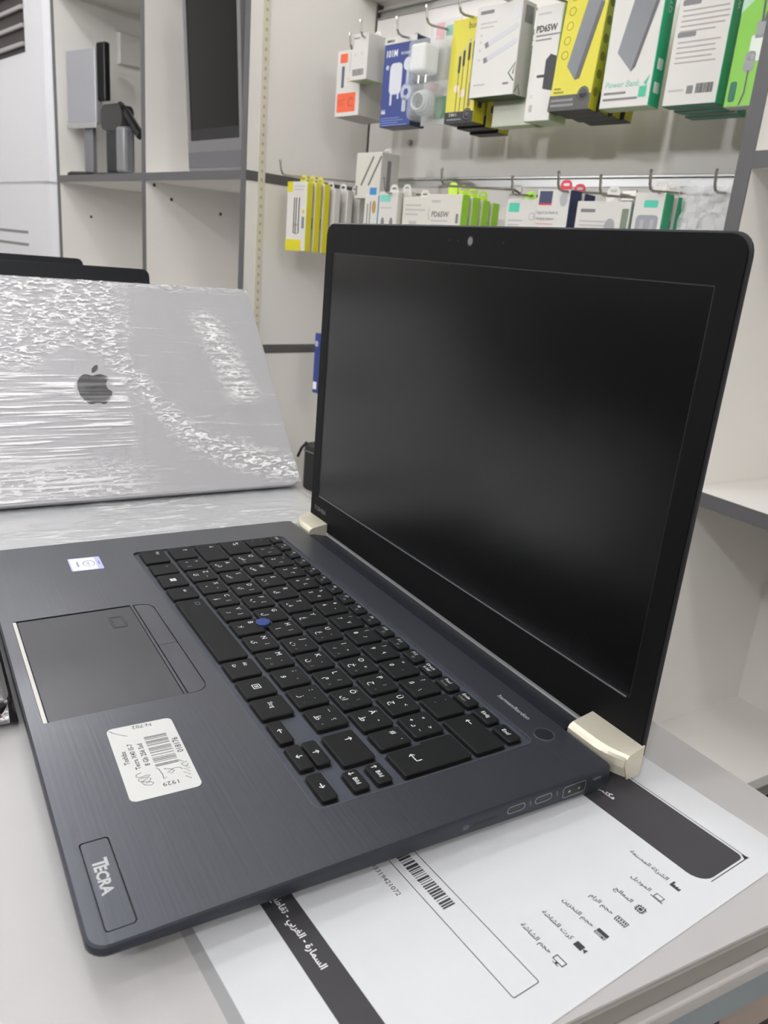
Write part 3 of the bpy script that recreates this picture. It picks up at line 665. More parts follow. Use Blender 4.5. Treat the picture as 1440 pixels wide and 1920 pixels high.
# the film: a fine grid that rides over the lid, wraps its edges and sags into the hinge
def fall(d, w): return max(0., 1-d/w)
NX, NU = 150, 110
vs, fs, cru, stk = [], [], [], []
def seg(px, py, pts):
    return min((Vector((px, py))-(Vector(a)+(Vector(b)-Vector(a))*max(0, min(1, (Vector((px, py))-Vector(a)).dot(Vector(b)-Vector(a))/(Vector(b)-Vector(a)).length_squared)))).length for a, b in zip(pts, pts[1:]))
rn = random.Random(3)
for j in range(NU+1):
    for i in range(NX+1):
        a = -LW/2-3.2+(LW+6.4)*i/NX; u = 6+(LH_-3)*j/NU; Y = a+110        # Y = scene y of this spot
        ed = min(a+LW/2+3, LW/2+3-a, 9, LH_+3-u); w = .8 if ed > 3 else .8-(3-max(ed, 0))*2.4
        w += rn.uniform(-.12, .12)
        top = max(0., min(1., (u-(128+.22*(Y-60)+8*math.sin(Y*.09)))/12))*max(0., min(1., (152-Y)/26))
        band = fall(seg(Y, u, [(118, 168), (128, 132), (152, 92), (176, 60), (205, 40), (240, 26), (262, 20)]), 15+(u < 60)*6)
        patch = fall(abs(Y-(222+(150-u)*.22)), 22)*max(0, min(1, (u-84)/14))*max(0, min(1, (194-u)/14))
        lowl = max(0., min(1., (44-u)/14))*max(0., min(1., (150-Y)/40))*.75
        edge = fall(LH_-u, 12)*.8
        sk1 = max(0., min(1., (131-Y)/5))*max(0., min(1., (126-u)/8))*max(0., min(1., (u-36)/8))
        emb = max(0., 1-(((Y-104)/17)**2+((u-106)/17)**2)); sk1 *= 1-.85*min(1., emb*3)
        cru.append(min(1., max(top, band*1.2, patch*1.1, lowl*.8, edge*.7))); stk.append(min(1., max(sk1, lowl, patch*.8)))
        vs.append(lidm(a, u, w+.6*cru[-1]*rn.random()))
for j in range(NU):
    for i in range(NX):
        k = j*(NX+1)+i; fs.append((k, k+NX+1, k+NX+2, k+1))
fo = obj('stretch_film', (vs, fs), FILMC, wl_, smooth=True)
# film texture space: x along the width, y up the lid -> put the grid in a rotated object space
Mx = Matrix(((0, -.679, .734), (1, 0, 0), (0, .734, .679))).to_4x4()
inv = Mx.inverted()
fo.data.transform(inv); fo.matrix_local = Mx
at_ = fo.data.attributes.new('crumple', 'FLOAT', 'POINT'); at_.data.foreach_set('value', cru)
at_ = fo.data.attributes.new('streak', 'FLOAT', 'POINT'); at_.data.foreach_set('value', stk)

def wrapped_slab(name, label, x0, x1, y0, y1, z0, z1, m_, body, group=None):
    t = thing(name, label, 'laptop', ((x0+x1)/2, (y0+y1)/2, z0), group=group)
    hx, hy, h = (x1-x0)/2, (y1-y0)/2, z1-z0
    rr = lambda i, z: [(x, y_, z) for x, y_ in rrect(-hx+i, -hy+i, hx-i, hy-i, 9, 6)]
    obj('body', loft([rr(4, 0), rr(1.2, 2), rr(1.2, h-2), rr(2.5, h-.8)]), body, t)
    # film grid on top with its skirt
    V, F = [], []; n1, n2 = 70, 70; r_ = random.Random(len(label))
    for j in range(n2+1):
        for i in range(n1+1):
            x = -hx+2*hx*i/n1; y_ = -hy+2*hy*j/n2; e = min(i, n1-i, j, n2-j)
            V.append((x, y_, h-.2+r_.uniform(-.3, .3) if e > 1 else (h-1 if e == 1 else h*.25)))
    for j in range(n2):
        for i in range(n1):
            k = j*(n1+1)+i; F.append((k, k+1, k+n1+2, k+n1+1))
    obj('stretch_film', (V, F), m_, t, smooth=True)
    return t
wrapped_slab('closed_laptop', 'closed pale laptop wrapped in film lying flat beneath the silver one', -315, -7, -70, 270, -14, -6.6, FILM_F, SILV)
wrapped_slab('closed_laptop', 'closed dark laptop wrapped in film, cut off at the left frame edge', -130, 185, -250, -.6, -14, -2, FILM_D, BLACK)
obj('red_edge', tube([(157.4, y_, 7.4) for y_ in (-118, -60, 0, 60, 118)], .9, 6), mat('dark_red_edge', (104, 42, 50), .5), bpy.data.objects['closed_laptop.001'])

def black_open(label, hx, hz, y0, y1, tx, tz):
    t = thing('black_laptop', label, 'laptop', (hx, (y0+y1)/2, -14), group='black laptops behind the wrapped one')
    hy = (y1-y0)/2; d = Vector((tx-hx, 0, tz-hz)); ln = d.length; d /= ln; nrm = Vector((d.z, 0, -d.x))
    def mp(v): p_ = d*v[1]+nrm*v[2]; return (p_.x, v[0], p_.z+hz+14)
    r_ = lambda i, w: [(x, y_, w) for x, y_ in rrect(-hy+i, i, hy-i, ln-i, (2, 2, 7, 7), 4)]
    V, F = loft([r_(1.5, -4), r_(0, -3), r_(0, -.6), r_(.8, 0)]); obj('lid', ([mp(v) for v in V], [f[::-1] for f in F]), mat('black_lid', (20, 22, 27), .4, var=.05, spec=.15), t)
    obj('base', bbox(-230, -3, -hy, hy, 0, 12, 3, 2), BLACK, t)
    V, F = box(-30, 10, ln-16, ln-8, -.2, .6)
    return t, mp, ln
b1, mp1, ln1 = black_open('black laptop lid just behind the wrapped silver laptop, with a silver tag', -330, -2, -130, 206, -372, 163.5)
V, F = box(-66, -40, ln1-7.5, ln1-2, -.1, .5); obj('silver_tag', ([mp1(v) for v in V], [f[::-1] for f in F]), ALU, b1)
black_open('black laptop lid farther back, shorter, beyond the first black one', -560, -2, -170, 180, -592, 163)
# counter continues beneath those: a second counter behind the first carries nothing the photo shows

# ================================================================== FLOOR-STANDING AIR CONDITIONER AND SHELF CONTENTS
def wl(s_, n_, z_):       # wall frame -> scene millimetres
    c_, sn = math.cos(YAW), math.sin(YAW); return (PW[0]+s_*c_+n_*sn, PW[1]+s_*sn-n_*c_, z_)
ac = thing('air_conditioner', 'white floor-standing air conditioner cabinet with dark louvres at the far left', 'air conditioner', wl(-1838, 330, -914), YAW)
ACM = mat('ac_white', (206, 205, 208), .35, var=.01)
def AC(name, vf, m_=ACM): return obj(name, shift(vf, (0, 0, 914)), m_, ac)
def acbody(z0, z1, n0=0): 
    prof_ = [(-560, 0), (-60, 0), (-36, 4), (-16, 14), (-5, 30), (-2, 60), (-2, 300), (-560, 300)]
    return loft([[(x, y_+n0, z) for x, y_ in prof_] for z in (z0, z1)])
AC('lower_cabinet', acbody(-914, 318)); AC('upper_cabinet', acbody(326, 900)); AC('seam', acbody(318, 326, 3), mat('seam_silver', (182, 181, 182), .3, .3))
AC('grille_recess', box(-560, -150, -1.5, 0, 672, 840), mat('louvre_dark', (52, 46, 46), .6))
for k, z in enumerate((690, 736, 782, 828)): AC('louvre', bbox(-560, -152, -12, -1, z-6, z+6, 3), mat('louvre_grey', (150, 146, 144), .4))
AC('grille_frame', box(-150, -146, -4, 0, 668, 840), mat('ac_white'[0:8], (224, 223, 226), .35))
for z in (139, 176): AC('vent_slot', box(-560, -212, -1.2, 0, z, z+8), mat('slot_grey', (120, 118, 118), .5))

# junction box on the left inner wall of the upper cubby
jb = thing('junction_box', 'square white electrical box on the upper left cubby wall', 'socket box', wl(-1814.2, 140, 640), YAW)
obj('cover', bbox(0, 16, 0, 92, 22, 102, 3), mat('box_white', (204, 202, 198), .5), jb); obj('back_plate', bbox(0, 3, -2, 94, 20, 104, 1, 1), WALLW, jb)

def at(name, label, cat, s_, n_, z_, rz=0., group=None): return thing(name, label, cat, wl(s_, n_, z_), YAW+rz, group)
MSIL = mat('monitor_silver', (158, 159, 163), .4, .15); MBLK = mat('monitor_black', (20, 20, 22), .3, spec=.25); GLOSS = mat('gloss_black', (9, 9, 10), .1, spec=.3)
# silver-backed monitor on a stand, seen from behind
t = at('monitor', 'silver-backed flat monitor on a thin neck in the upper left cubby', 'monitor', -1712, 268, 343.5, math.radians(10))
obj('back_cover', bbox(-92, 44, -12, 10, 134, 318, 4), MSIL, t); obj('bezel', bbox(40, 78, -6, 12, 190, 330, 4), MBLK, t)
obj('lower_strip', bbox(-92, 48, -16, -11.5, 122, 136, 2), mat('strip_silver', (188, 187, 184), .25, .4), t)
obj('neck', bbox(-26, 14, -6, 8, 8, 150, 3), mat('neck_grey', (112, 112, 116), .4), t)
obj('foot', loft([[(x, y_*1., z) for x, y_ in rrect(-75+i, -40+i, 46-i, 40-i, 22, 5)] for i, z in ((0, 0), (0, 5), (6, 10))]), MBLK, t)
# black monitor, tilted, deeper in the same cubby
t = at('monitor', 'black flat monitor leaning at the right of the upper left cubby', 'monitor', -1480, 110, 343.5, math.radians(-10))
obj('panel', bbox(-100, 120, -8, 14, 90, 296, 3), MBLK, t); obj('glass', box(-92, 112, -9, -8, 100, 246), GLOSS, t); obj('frame_top', box(-96, 116, -9, -8.2, 250, 292), mat('frame_grey', (92, 92, 95), .4), t)
obj('neck', bbox(-20, 40, 4, 22, 6, 120, 4), MBLK, t); obj('foot', bbox(-70, 90, -40, 50, 0, 8, 4), MBLK, t)
# black stand in a plastic bag
t = at('monitor_stand', 'black monitor stand in a shiny plastic bag in the upper left cubby', 'stand', -1545, 262, 343.5, math.radians(6))
obj('column', bbox(-52, 8, -14, 20, 6, 150, 8), MBLK, t); obj('side_column', bbox(18, 62, -26, 6, 6, 118, 8), mat('bag_grey', (108, 108, 112), .2, coat=1, bump=.6, bscale=30), t)
hd = [(x, y_) for x, y_ in rrect(-62, 110, 40, 172, 22, 5)]
obj('head', xz(loft([[(x, y_, w) for x, y_ in hd] for w in (-16, 20)]), 0), mat('bag_black', (16, 16, 18), .2, coat=.35, bump=.6, bscale=28, spec=.3), t)
obj('arm', tube([(10, -6, 170), (40, -4, 150), (86, 0, 104), (96, 0, 96)], 11, 8), MATS['bag_black'], t)
obj('plastic_bag', loft([[(-60, -24, 2), (70, -30, 2), (74, 26, 2), (-58, 30, 2)], [(-66, -30, 60), (70, -34, 60), (70, 28, 60), (-62, 30, 60)], [(-58, -26, 130), (66, -28, 124), (60, 26, 126), (-54, 28, 130)], [(-46, -20, 182), (22, -18, 178), (20, 20, 176), (-44, 20, 180)]]), CLEARTHIN, t)
obj('foot', bbox(-80, 60, -34, 44, 0, 6, 3), MBLK, t)
# all-in-one screen leaning in the right upper cubby
t = at('all_in_one_screen', 'large glossy black screen with grey frame leaning in the right upper cubby', 'monitor', -1101, 300, 343.5)
t.rotation_euler = (math.radians(3.5), 0, YAW)
GF = mat('aio_grey', (112, 110, 112), .4)
obj('frame', xz(plate([rrect(-4, 0, 214, 372, 6, 4), rrect(8, 62, 202, 352, 3, 3)], -8, 8), 0), GF, t)
obj('glass', xz(plate([rrect(7, 61, 203, 353, 3, 3)], 2, 6), 0), GLOSS, t)
obj('chin', bbox(-4, 214, -9, -7, 8, 40, .8), mat('aio_chin', (96, 95, 98), .45), t)
obj('lower_bezel', xz(plate([rrect(8, 62, 202, 84, 2, 3)], 6, 7), 0), BLACK, t)
obj('rear_cover', bbox(10, 204, 8, 26, 20, 350, 8), DKGREY, t)

# ================================================================== ACCESSORIES ON THE SLAT WALL
C = lambda nm, rgb, r=.45, **k: mat(nm, rgb, r, **k)
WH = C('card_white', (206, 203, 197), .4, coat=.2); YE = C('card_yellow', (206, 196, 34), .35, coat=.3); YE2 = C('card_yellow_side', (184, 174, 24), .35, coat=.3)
NAVY = C('card_navy', (44, 62, 128), .35, coat=.3); DNAVY = C('card_dark_navy', (36, 44, 84), .35); GRN = C('card_lime', (150, 204, 52), .4, coat=.2); TEAL = C('card_teal', (42, 168, 124), .4, coat=.2)
ORG_ = C('card_orange', (226, 96, 58), .4); RED = C('card_red', (190, 40, 58), .4); PGR = C('card_pale_grey', (182, 180, 176), .45); MGR = C('print_grey', (120, 118, 120), .5)
PBK = C('print_black', (44, 44, 46), .5); PALEG = C('card_pale_green', (190, 206, 170), .45); FAINT = C('print_faint', (176, 174, 172), .5); SLATE = C('print_slate', (112, 114, 118), .35, coat=.4)
LBLUE = C('card_sky', (40, 150, 190), .4); DGRN = C('print_dark_green', (70, 92, 60), .5); YBR = C('print_olive', (128, 120, 34), .5)
def rc(x0, y0, x1, y1, r=0.): return plate([rrect(x0, y0, x1, y1, r, 4)], 0, .25)
def ringp(cx, cy, r, w=1.): return plate([circle(cx, cy, r, 20), circle(cx, cy, r-w, 20)], 0, .25)
def lines(x0, y0, ws, dy, h=1.): return join(*[rc(x0, y0-k*dy, x0+w_, y0-k*dy+h) for k, w_ in enumerate(ws)])
def tx(b_, sz, x, y_, al='LEFT', **k): return shift(text(b_, sz, al, **k), (x, y_, .28))
def barcode(x0, y0, x1, y1, sd=1):
    r_ = random.Random(sd); l = []; x = x0
    while x < x1:
        w_ = r_.choice((.5, .8, 1.2)); l.append(rc(x, y0, min(x+w_, x1), y1)); x += w_+r_.choice((.5, .8))
    return join(*l)
HOOKS = []
def product(name, label, cat, s_, n_, z_, w, h, d, front, side, bottom, decor=(), tab=None, side_decor=(), tilt=0., yaw=0., group=None, tabh=14, tabcol=None):
    o = thing(name, label, cat, wl(s_, n_, z_), group=group, rot=(math.radians(tilt), 0, YAW+math.radians(yaw)))
    V, F = bbox(0, w, 0, d, 0, h, .9, 1)
    me = mesh('carton', V, F, [front, side, bottom])
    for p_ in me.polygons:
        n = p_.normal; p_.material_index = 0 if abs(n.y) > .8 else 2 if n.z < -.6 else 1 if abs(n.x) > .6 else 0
    link('carton', me, o)
    if tab: 
        tb = plate([rrect(w/2-11, h-2, w/2+11, h+tabh, (0, 0, 9, 9), 5), rrect(w/2-6, h+tabh-9, w/2+6, h+tabh-5, 2, 4)], 0, .6)
        obj('hang_tab', xz(tb, d), tabcol or front, o)
    for nm, vf, m_ in decor: obj(nm, xz(vf, 0), m_, o)
    for nm, vf, m_ in side_decor: obj(nm, ([(w+v[2], v[0], v[1]) for v in vf[0]], vf[1]), m_, o)
    return o
def dup(o, ds, dn, dz, label):
    c = o.copy(); COL.objects.link(c); c['label'] = label
    b0 = wl(0, 0, 0); b1_ = wl(ds, dn, dz); c.location = o.location+Vector((b1_[0]-b0[0], b1_[1]-b0[1], dz))*U
    for ch in list(o.children):
        k = ch.copy(); COL.objects.link(k); k.parent = c
    return c
def cable(pts, r, n=8): return tube([(x, -.6, z) for x, z in pts], r, n)

# ---- upper row
product('charger_box', 'white charger box with orange panels, leftmost of the upper row', 'box', -771, 172, 458, 73, 118, 80, WH, PGR, PGR, [
    ('printed_panel', rc(6, 8, 62, 42, 2), ORG_), ('printed_panel', rc(10, 96, 32, 112, 2), ORG_), ('picture', ringp(48, 25, 9, 3), C('print_peach', (236, 190, 160))), ('lettering', lines(10, 30, (20, 16, 18), 5, 2), C('print_peach', (236, 190, 160))),
    ('picture', rc(16, 52, 24, 90, 2), C('pen_slate', (76, 86, 108))), ('picture', rc(40, 78, 66, 112, 1), C('photo_grey', (140, 140, 144))), ('picture', ringp(54, 86, 9, 3), WH), ('lettering', lines(34, 66, (30, 26), 5, 1.6), C('print_peach2', (226, 150, 130)))])
product('adapter_box', 'small white box with a barcode hanging in front of the orange-panelled box', 'box', -702, 196, 513, 48, 78, 44, WH, WH, PALEG, [
    ('barcode', barcode(8, 8, 40, 19, 3), MGR), ('lettering', lines(8, 70, (16,), 4, 2), MGR), ('icon', join(ringp(14, 44, 3, .7), ringp(32, 44, 3, .7)), FAINT)], tab=True)
product('charger_box', 'navy blue fast-charger box with a white wall plug picture', 'box', -629, 176, 432, 83, 148, 38, NAVY, DNAVY, DNAVY, [
    ('printed_panel', rc(0, 138, 84, 148), WH), ('lettering', tx('101M', 11, 5, 117, bold=.02, sx=.9), INKW), ('lettering', tx('POWER', 4.6, 46, 118), INKW), ('lettering', rc(6, 141, 26, 145), PBK),
    ('picture', rc(20, 54, 52, 106, 9), C('plug_white', (206, 208, 214))), ('picture', join(rc(24, 36, 29, 56, 2), rc(43, 46, 47, 56, 1)), C('plug_white', (206, 208, 214))), ('picture', ringp(66, 114-12, 11, 11), C('plug_white', (206, 208, 214))), ('picture', ringp(66, 56, 14, 8), C('coil', (180, 184, 200))),
    ('picture', join(rc(64, 66, 70, 92, 2), rc(58, 24, 68, 48, 2)), C('coil', (180, 184, 200))), ('lettering', tx('66', 8, 3, 22, bold=.02), INKW), ('lettering', lines(4, 14, (50, 60, 46, 70), 4, 1.4), C('blue_print', (120, 136, 190))), ('icon', ringp(12, 100, 4, 4), C('coil', (180, 184, 200)))], tab=True, tabcol=BLACK)
# two clear blister packs
t = thing('blister_pack', 'clear blister pack with a white plug, upper of the two between navy and yellow boxes', 'blister pack', wl(-540, 172, 505), YAW)
obj('backing_card', bbox(6, 78, 18, 20, -18, 96, .4, 1), C('blister_card', (206, 204, 202)), t); obj('printed_panel', xz(rc(20, 66, 40, 92), 18), C('blister_pink', (208, 160, 164)), t); obj('printed_panel', xz(rc(44, 70, 60, 86), 18), C('blister_green', (136, 180, 164)), t)
obj('plug', bbox(0, 38, -24, 14, 8, 54, 6, 3), C('plug_white2', (226, 226, 222)), t); obj('plug_prongs', join(tube([(10, -6, 8), (10, -6, -6)], 2), tube([(28, -6, 8), (28, -6, -6)], 2)), CHROME, t)
obj('blister', bbox(-4, 74, -28, 18, -14, 60, 9, 3), CLEAR, t)
t = thing('blister_pack', 'clear blister pack with a coiled cable, lower of the two between navy and yellow boxes', 'blister pack', wl(-538, 176, 432), YAW)
obj('backing_card', bbox(4, 68, 16, 18, 0, 72, .4, 1), C('blister_card', (206, 204, 202)), t); obj('printed_panel', xz(rc(36, 10, 64, 46), 16), C('blister_green2', (118, 160, 132)), t); obj('printed_panel', xz(rc(8, 56, 40, 68), 16), C('blister_pink', (208, 160, 164)), t)
for k in range(4): obj('cable_loop', tube([(28+(22-k*2)*math.cos(a*math.pi/10), -4-k*5, 34+(20-k*2)*math.sin(a*math.pi/10)) for a in range(21)], 2.2, 6), C('cable_grey', (188, 192, 192)), t)
obj('blister', bbox(-2, 62, -24, 16, 4, 64, 12, 3), CLEAR, t)
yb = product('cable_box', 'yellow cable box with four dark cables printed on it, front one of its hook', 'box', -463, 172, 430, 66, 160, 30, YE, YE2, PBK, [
    ('printed_band', rc(0, 0, 66, 18), PBK), ('lettering', tx('budi', 10, 36, 144, bold=.012), YBR), ('lettering', tx('3 IN 1', 5, 10, 11), INKW), ('lettering', lines(6, 5, (34,), 4, 2), INKW),
    ('picture', join(*[rc(x, z0, x+5, z1, 1.5) for x, z0, z1 in ((21, 78, 104), (30, 88, 112), (41, 96, 122), (51, 98, 124))]), PBK), ('picture', join(*[rc(x, z1, x+3, z1+6) for x, z1 in ((22, 104), (31, 112), (42, 122), (52, 124))]), FAINT),
    ('picture', join(*[rc(x, 18, x+2, z1) for x, z1 in ((22.5, 78), (31.5, 88), (42.5, 96))], rc(51, 62, 54, 98), rc(50, 24, 56, 62, 2)), C('print_brown', (120, 108, 56))), ('picture', join(ringp(22, 54, 6, 6), rc(30, 40, 42, 52, 3)), C('pale_pink', (232, 214, 190))),
    ('emblem', ringp(52, 13, 10, 10), PBK), ('emblem', ringp(52, 13, 8, 1.2), INKW), ('emblem', rc(48, 10, 56, 17, 1), FAINT)], side_decor=[('icon', shift(rc(10, 24, 20, 36, 4), (0, 0, 0)), PBK)])
dup(yb, 2, -33, -3, 'yellow cable box, second behind the front yellow cable box'); dup(yb, 4, -66, -7, 'yellow cable box, rearmost of the three on its hook')
product('cable_box', 'white cable box with a chevron logo and green underside in the upper row', 'box', -398, 186, 463, 94, 134, 34, WH, PGR, DGRN, [
    ('picture', join(*[xform(rc(-30, -4, 34, 4, 3.5), Matrix.Translation((58, y_, 0)) @ Matrix.Rotation(math.radians(20), 4, 'Z')) for y_ in (88, 66)]), C('cable_print', (196, 196, 200))), ('picture', join(*[xform(rc(-36, -4, -28, 4, 1), Matrix.Translation((58, y_, 0)) @ Matrix.Rotation(math.radians(20), 4, 'Z')) for y_ in (88, 66)]), MGR),
    ('lettering', rc(8, 122, 36, 127, 1), MGR), ('emblem', ringp(82, 116, 9, 9), C('badge_grey', (206, 206, 210))), ('lettering', lines(10, 108, (34, 28), 6, 1.6), FAINT), ('icon', join(*[ringp(14, y_, 2, .6) for y_ in (92, 82, 70, 56)]), FAINT), ('lettering', lines(8, 18, (24,), 4, 2.4), FAINT), ('lettering', rc(70, 16, 82, 19), MGR),
    ('chevron', shift(stroke2d([(92, 20), (80, 32), (92, 46), (89, 30)], 2.4), (0, 0, .3)), DGRN)], tab=True, side_decor=[('chevron', shift(stroke2d([(2, 4), (10, 16), (16, 2)], 2.4), (0, 0, .3)), DGRN), ('printed_panel', rc(8, 104, 28, 128, 1), MGR)])
product('cable_box', 'pale greenish box peeking out below the chevron-logo box', 'box', -372, 150, 424, 92, 110, 28, C('card_pale', (206, 208, 192)), PALEG, PALEG, [('printed_panel', rc(4, 36, 60, 42, 1), WH)], tab=True)
product('charger_box', 'white PD65W charger box with a black plug picture', 'box', -287, 172, 424, 50, 162, 46, WH, PALEG, PALEG, [
    ('lettering', tx('PD65W', 9, 4, 126, bold=.03, sx=.92), PBK), ('lettering', lines(5, 120, (46, 30), 6, 2), MGR), ('lettering', lines(5, 150, (24,), 6, 2), FAINT),
    ('picture', plate([[(30, 46), (49.5, 42), (49.5, 90), (38, 94), (30, 86)]], 0, .4), C('plug_black', (38, 38, 44))), ('picture', rc(16, 62, 31, 66, 1), C('plug_black', (38, 38, 44))), ('icon', join(ringp(10, 36, 2.4, .8), rc(8, 14, 14, 24)), FAINT)], tab=True)
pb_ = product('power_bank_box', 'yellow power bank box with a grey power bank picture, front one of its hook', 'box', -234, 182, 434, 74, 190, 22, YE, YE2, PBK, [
    ('printed_band', rc(0, 0, 74, 22), C('band_charcoal', (70, 70, 66))), ('picture', plate([[(22, 62), (40, 42), (48, 44), (68, 142), (66, 150), (46, 162), (40, 158)][::1]], 0, .4), SLATE), ('picture', plate([[(40, 42), (48, 44), (68, 142), (62, 146)]], .4, .6), C('slate_dark', (84, 84, 86))),
    ('lettering', rc(4, 13, 44, 16.5), INKW), ('lettering', rc(4, 6, 46, 9.5), INKW), ('emblem', ringp(60, 22, 10, 10), C('band_charcoal2', (58, 58, 56))), ('emblem', ringp(60, 22, 8.4, .8), INKW), ('lettering', lines(6, 30, (12, 18), 5, 2.4), YBR),
    ('icon', join(*[ringp(14, y_, 6, .9) for y_ in (78, 98, 118, 138, 158, 178)]), YBR)], side_decor=[('icon', join(*[rc(5, y_, 17, y_+12, 5) for y_ in (20, 44, 68, 92, 116, 140)]), YBR)], tilt=-5, tab=True)
for k in (1, 2, 3): dup(pb_, 5*k, -26*k, -1*k, ('yellow power bank box, second on its hook', 'yellow power bank box, third on its hook', 'yellow power bank box, rearmost on its hook')[k-1])
product('power_bank_box', 'white and green power bank box with a grey power bank picture', 'box', -145, 176, 433, 80, 190, 30, WH, TEAL, PALEG, [
    ('picture', plate([[(18, 72), (44, 46), (74, 154), (80, 184), (48, 190), (42, 178)]], 0, .4), SLATE), ('picture', plate([[(44, 46), (50, 52), (80, 160), (76, 166)]], .4, .6), C('slate_dark', (84, 84, 86))), ('lettering', tx('Y8', 7, 26, 84, bold=.01), INKW),
    ('lettering', tx('Power Bank', 8, 5, 27, italic=.2), C('teal_print', (110, 190, 166))), ('lettering', lines(5, 18, (36, 56), 8, 3), MGR), ('emblem', join(rc(62, 12, 74, 26), plate([[(68, 30), (76, 40), (72, 26)]], 0, .3)), C('teal_print2', (60, 176, 140))), ('lettering', lines(12, 176, (22, 18, 16, 20), 7, 2.4), FAINT)],
    side_decor=[('icon', join(rc(8, 48, 22, 62, 2), rc(8, 18, 22, 32, 2)), INKW), ('lettering', xform(text('QY-25', 8, 'LEFT', bold=.01), Matrix.Translation((20, 118, .3)) @ Matrix.Rotation(math.pi/2, 4, 'Z')), INKW)], tab=True)
kb_ = product('cable_box', 'white and green cable box showing its text side and barcode', 'box', -44, 174, 430, 78, 190, 24, WH, TEAL, C('card_deep_teal', (36, 128, 100)), [
    ('window', rc(12, 138, 66, 190, 5), C('window_lilac', (178, 180, 192), .2, coat=.6)), ('picture', join(rc(24, 142, 36, 190, 2), rc(50, 146, 60, 190, 2)), C('plug_dark', (54, 52, 56))), ('heading_bar', rc(6, 122, 32, 129, 2), MGR), ('heading_bar', rc(6, 84, 32, 90, 2), MGR),
    ('lettering', lines(8, 115, (64, 66, 66, 62, 50), 6.2, 1.8), C('print_mid', (164, 158, 156))), ('lettering', lines(8, 77, (60, 54, 56, 52, 58), 6.2, 1.8), C('print_mid', (164, 158, 156))), ('barcode', barcode(46, 14, 70, 26, 9), PBK), ('icon', rc(33, 14, 42, 24, 1), MGR), ('lettering', lines(6, 18, (22,), 5, 2.4), FAINT)],
    side_decor=[('lettering', xform(text('WY-46', 7, 'LEFT', bold=.01), Matrix.Translation((17, 112, .3)) @ Matrix.Rotation(math.pi/2, 4, 'Z')), INKW)], tab=True)
dup(kb_, 4, -27, -2, 'white and green cable box behind the one showing its text side'); dup(kb_, 8, -54, -5, 'white and green cable box, rearmost under the text-side box')
lb_ = product('cable_box', 'lime green cable box with a three-headed cable, rightmost of the upper row', 'box', 47, 176, 423, 84, 190, 22, C('card_bright_lime', (122, 190, 44), .25, coat=.8), GRN, C('card_pale2', (200, 204, 196)), [
    ('printed_panel', plate([[(0, 108), (46, 150), (84, 190), (0, 190)]], 0, .2), C('lime_pale', (176, 208, 180), .25, coat=.6)), ('picture', join(*[shift(stroke2d(p, 3), (0, 0, .3)) for p in ([(30, 96), (28, 130), (44, 190)], [(33, 96), (40, 140), (66, 188)], [(36, 96), (60, 140), (80, 160)])]), C('cord_dark', (86, 88, 84))),
    ('picture', join(rc(24, 78, 40, 98, 2), rc(16, 40, 30, 64, 5)), C('plug_grey', (150, 154, 152), .2, coat=.8)), ('picture', rc(20, 52, 50, 82, 3), C('foil', (232, 236, 228), .2)), ('picture', rc(4, 6, 13, 30, 3), C('plug_teal', (30, 106, 80))), ('picture', shift(stroke2d([(24, 42), (24, 16), (20, 2)], 2), (0, 0, .3)), C('cord_dark', (86, 88, 84))),
    ('lettering', xform(text('CMK-020A', 4.6, 'LEFT'), Matrix.Translation((14, 140, .3)) @ Matrix.Rotation(math.radians(82), 4, 'Z')), DGRN)], tab=True)

# ---- lower row
yw = product('cable_pack', 'white and yellow cable pack, frontmost on the left hook', 'pack', -803, 256, 196, 66, 132, 15, WH, YE, YE, [
    ('printed_band', rc(0, 0, 52, 22), YE), ('printed_band', rc(0, 112, 18, 132), YE), ('picture', join(*[rc(x, 34, x+3, 102, 1) for x in (24, 31, 40)]), PBK), ('picture', ringp(34, 42, 10, 1.5), MGR), ('lettering', lines(24, 122, (34, 30), 6, 2), FAINT), ('barcode', rc(52, 44, 60, 66), MGR), ('icon', ringp(56, 76, 4, 4), YE)], tab=True, tabcol=YE, group='yellow cable packs on the left hook')
dup(yw, 3, -19, 0, 'white and yellow cable pack, second on the left hook'); dup(yw, 6, -38, 0, 'white and yellow cable pack, third on the left hook')
ww = product('cable_pack', 'plain white cable pack just behind the yellow packs', 'pack', -790, 196, 200, 66, 122, 15, WH, WH, WH, [('lettering', lines(10, 100, (30, 26), 6, 2), FAINT)], tab=True)
dup(ww, 4, -30, 0, 'plain white cable pack, second behind the yellow packs'); dup(ww, 8, -60, 0, 'plain white cable pack, rearmost behind the yellow packs')
product('stylus_box', 'white box with two dark pen shapes standing behind the lower packs', 'box', -692, 172, 306, 74, 84, 48, C('card_cream', (200, 196, 186)), PGR, PGR, [
    ('picture', join(*[xform(rc(-2, 0, 2, 62, 1.5), Matrix.Translation((x, 24, 0)) @ Matrix.Rotation(math.radians(-32), 4, 'Z')) for x in (18, 40)]), C('pen_dark', (96, 94, 92))), ('picture', rc(46, 4, 66, 20), C('card_blue', (54, 130, 186))), ('icon', rc(2, 6, 8, 24), MGR)], side_decor=[('printed_panel', rc(16, 0, 26, 70), MGR)], tab=True)
product('earphone_pack', 'white pack with sky-blue edge left of the teal-logo packs', 'pack', -652, 178, 196, 40, 116, 14, WH, LBLUE, LBLUE, [('picture', join(rc(8, 40, 11, 100), rc(16, 40, 19, 104)), MGR), ('picture', plate([circle(28, 94, 6, 14, 12)], 0, .3), C('ochre', (176, 140, 84)))], tab=True, tabcol=LBLUE)
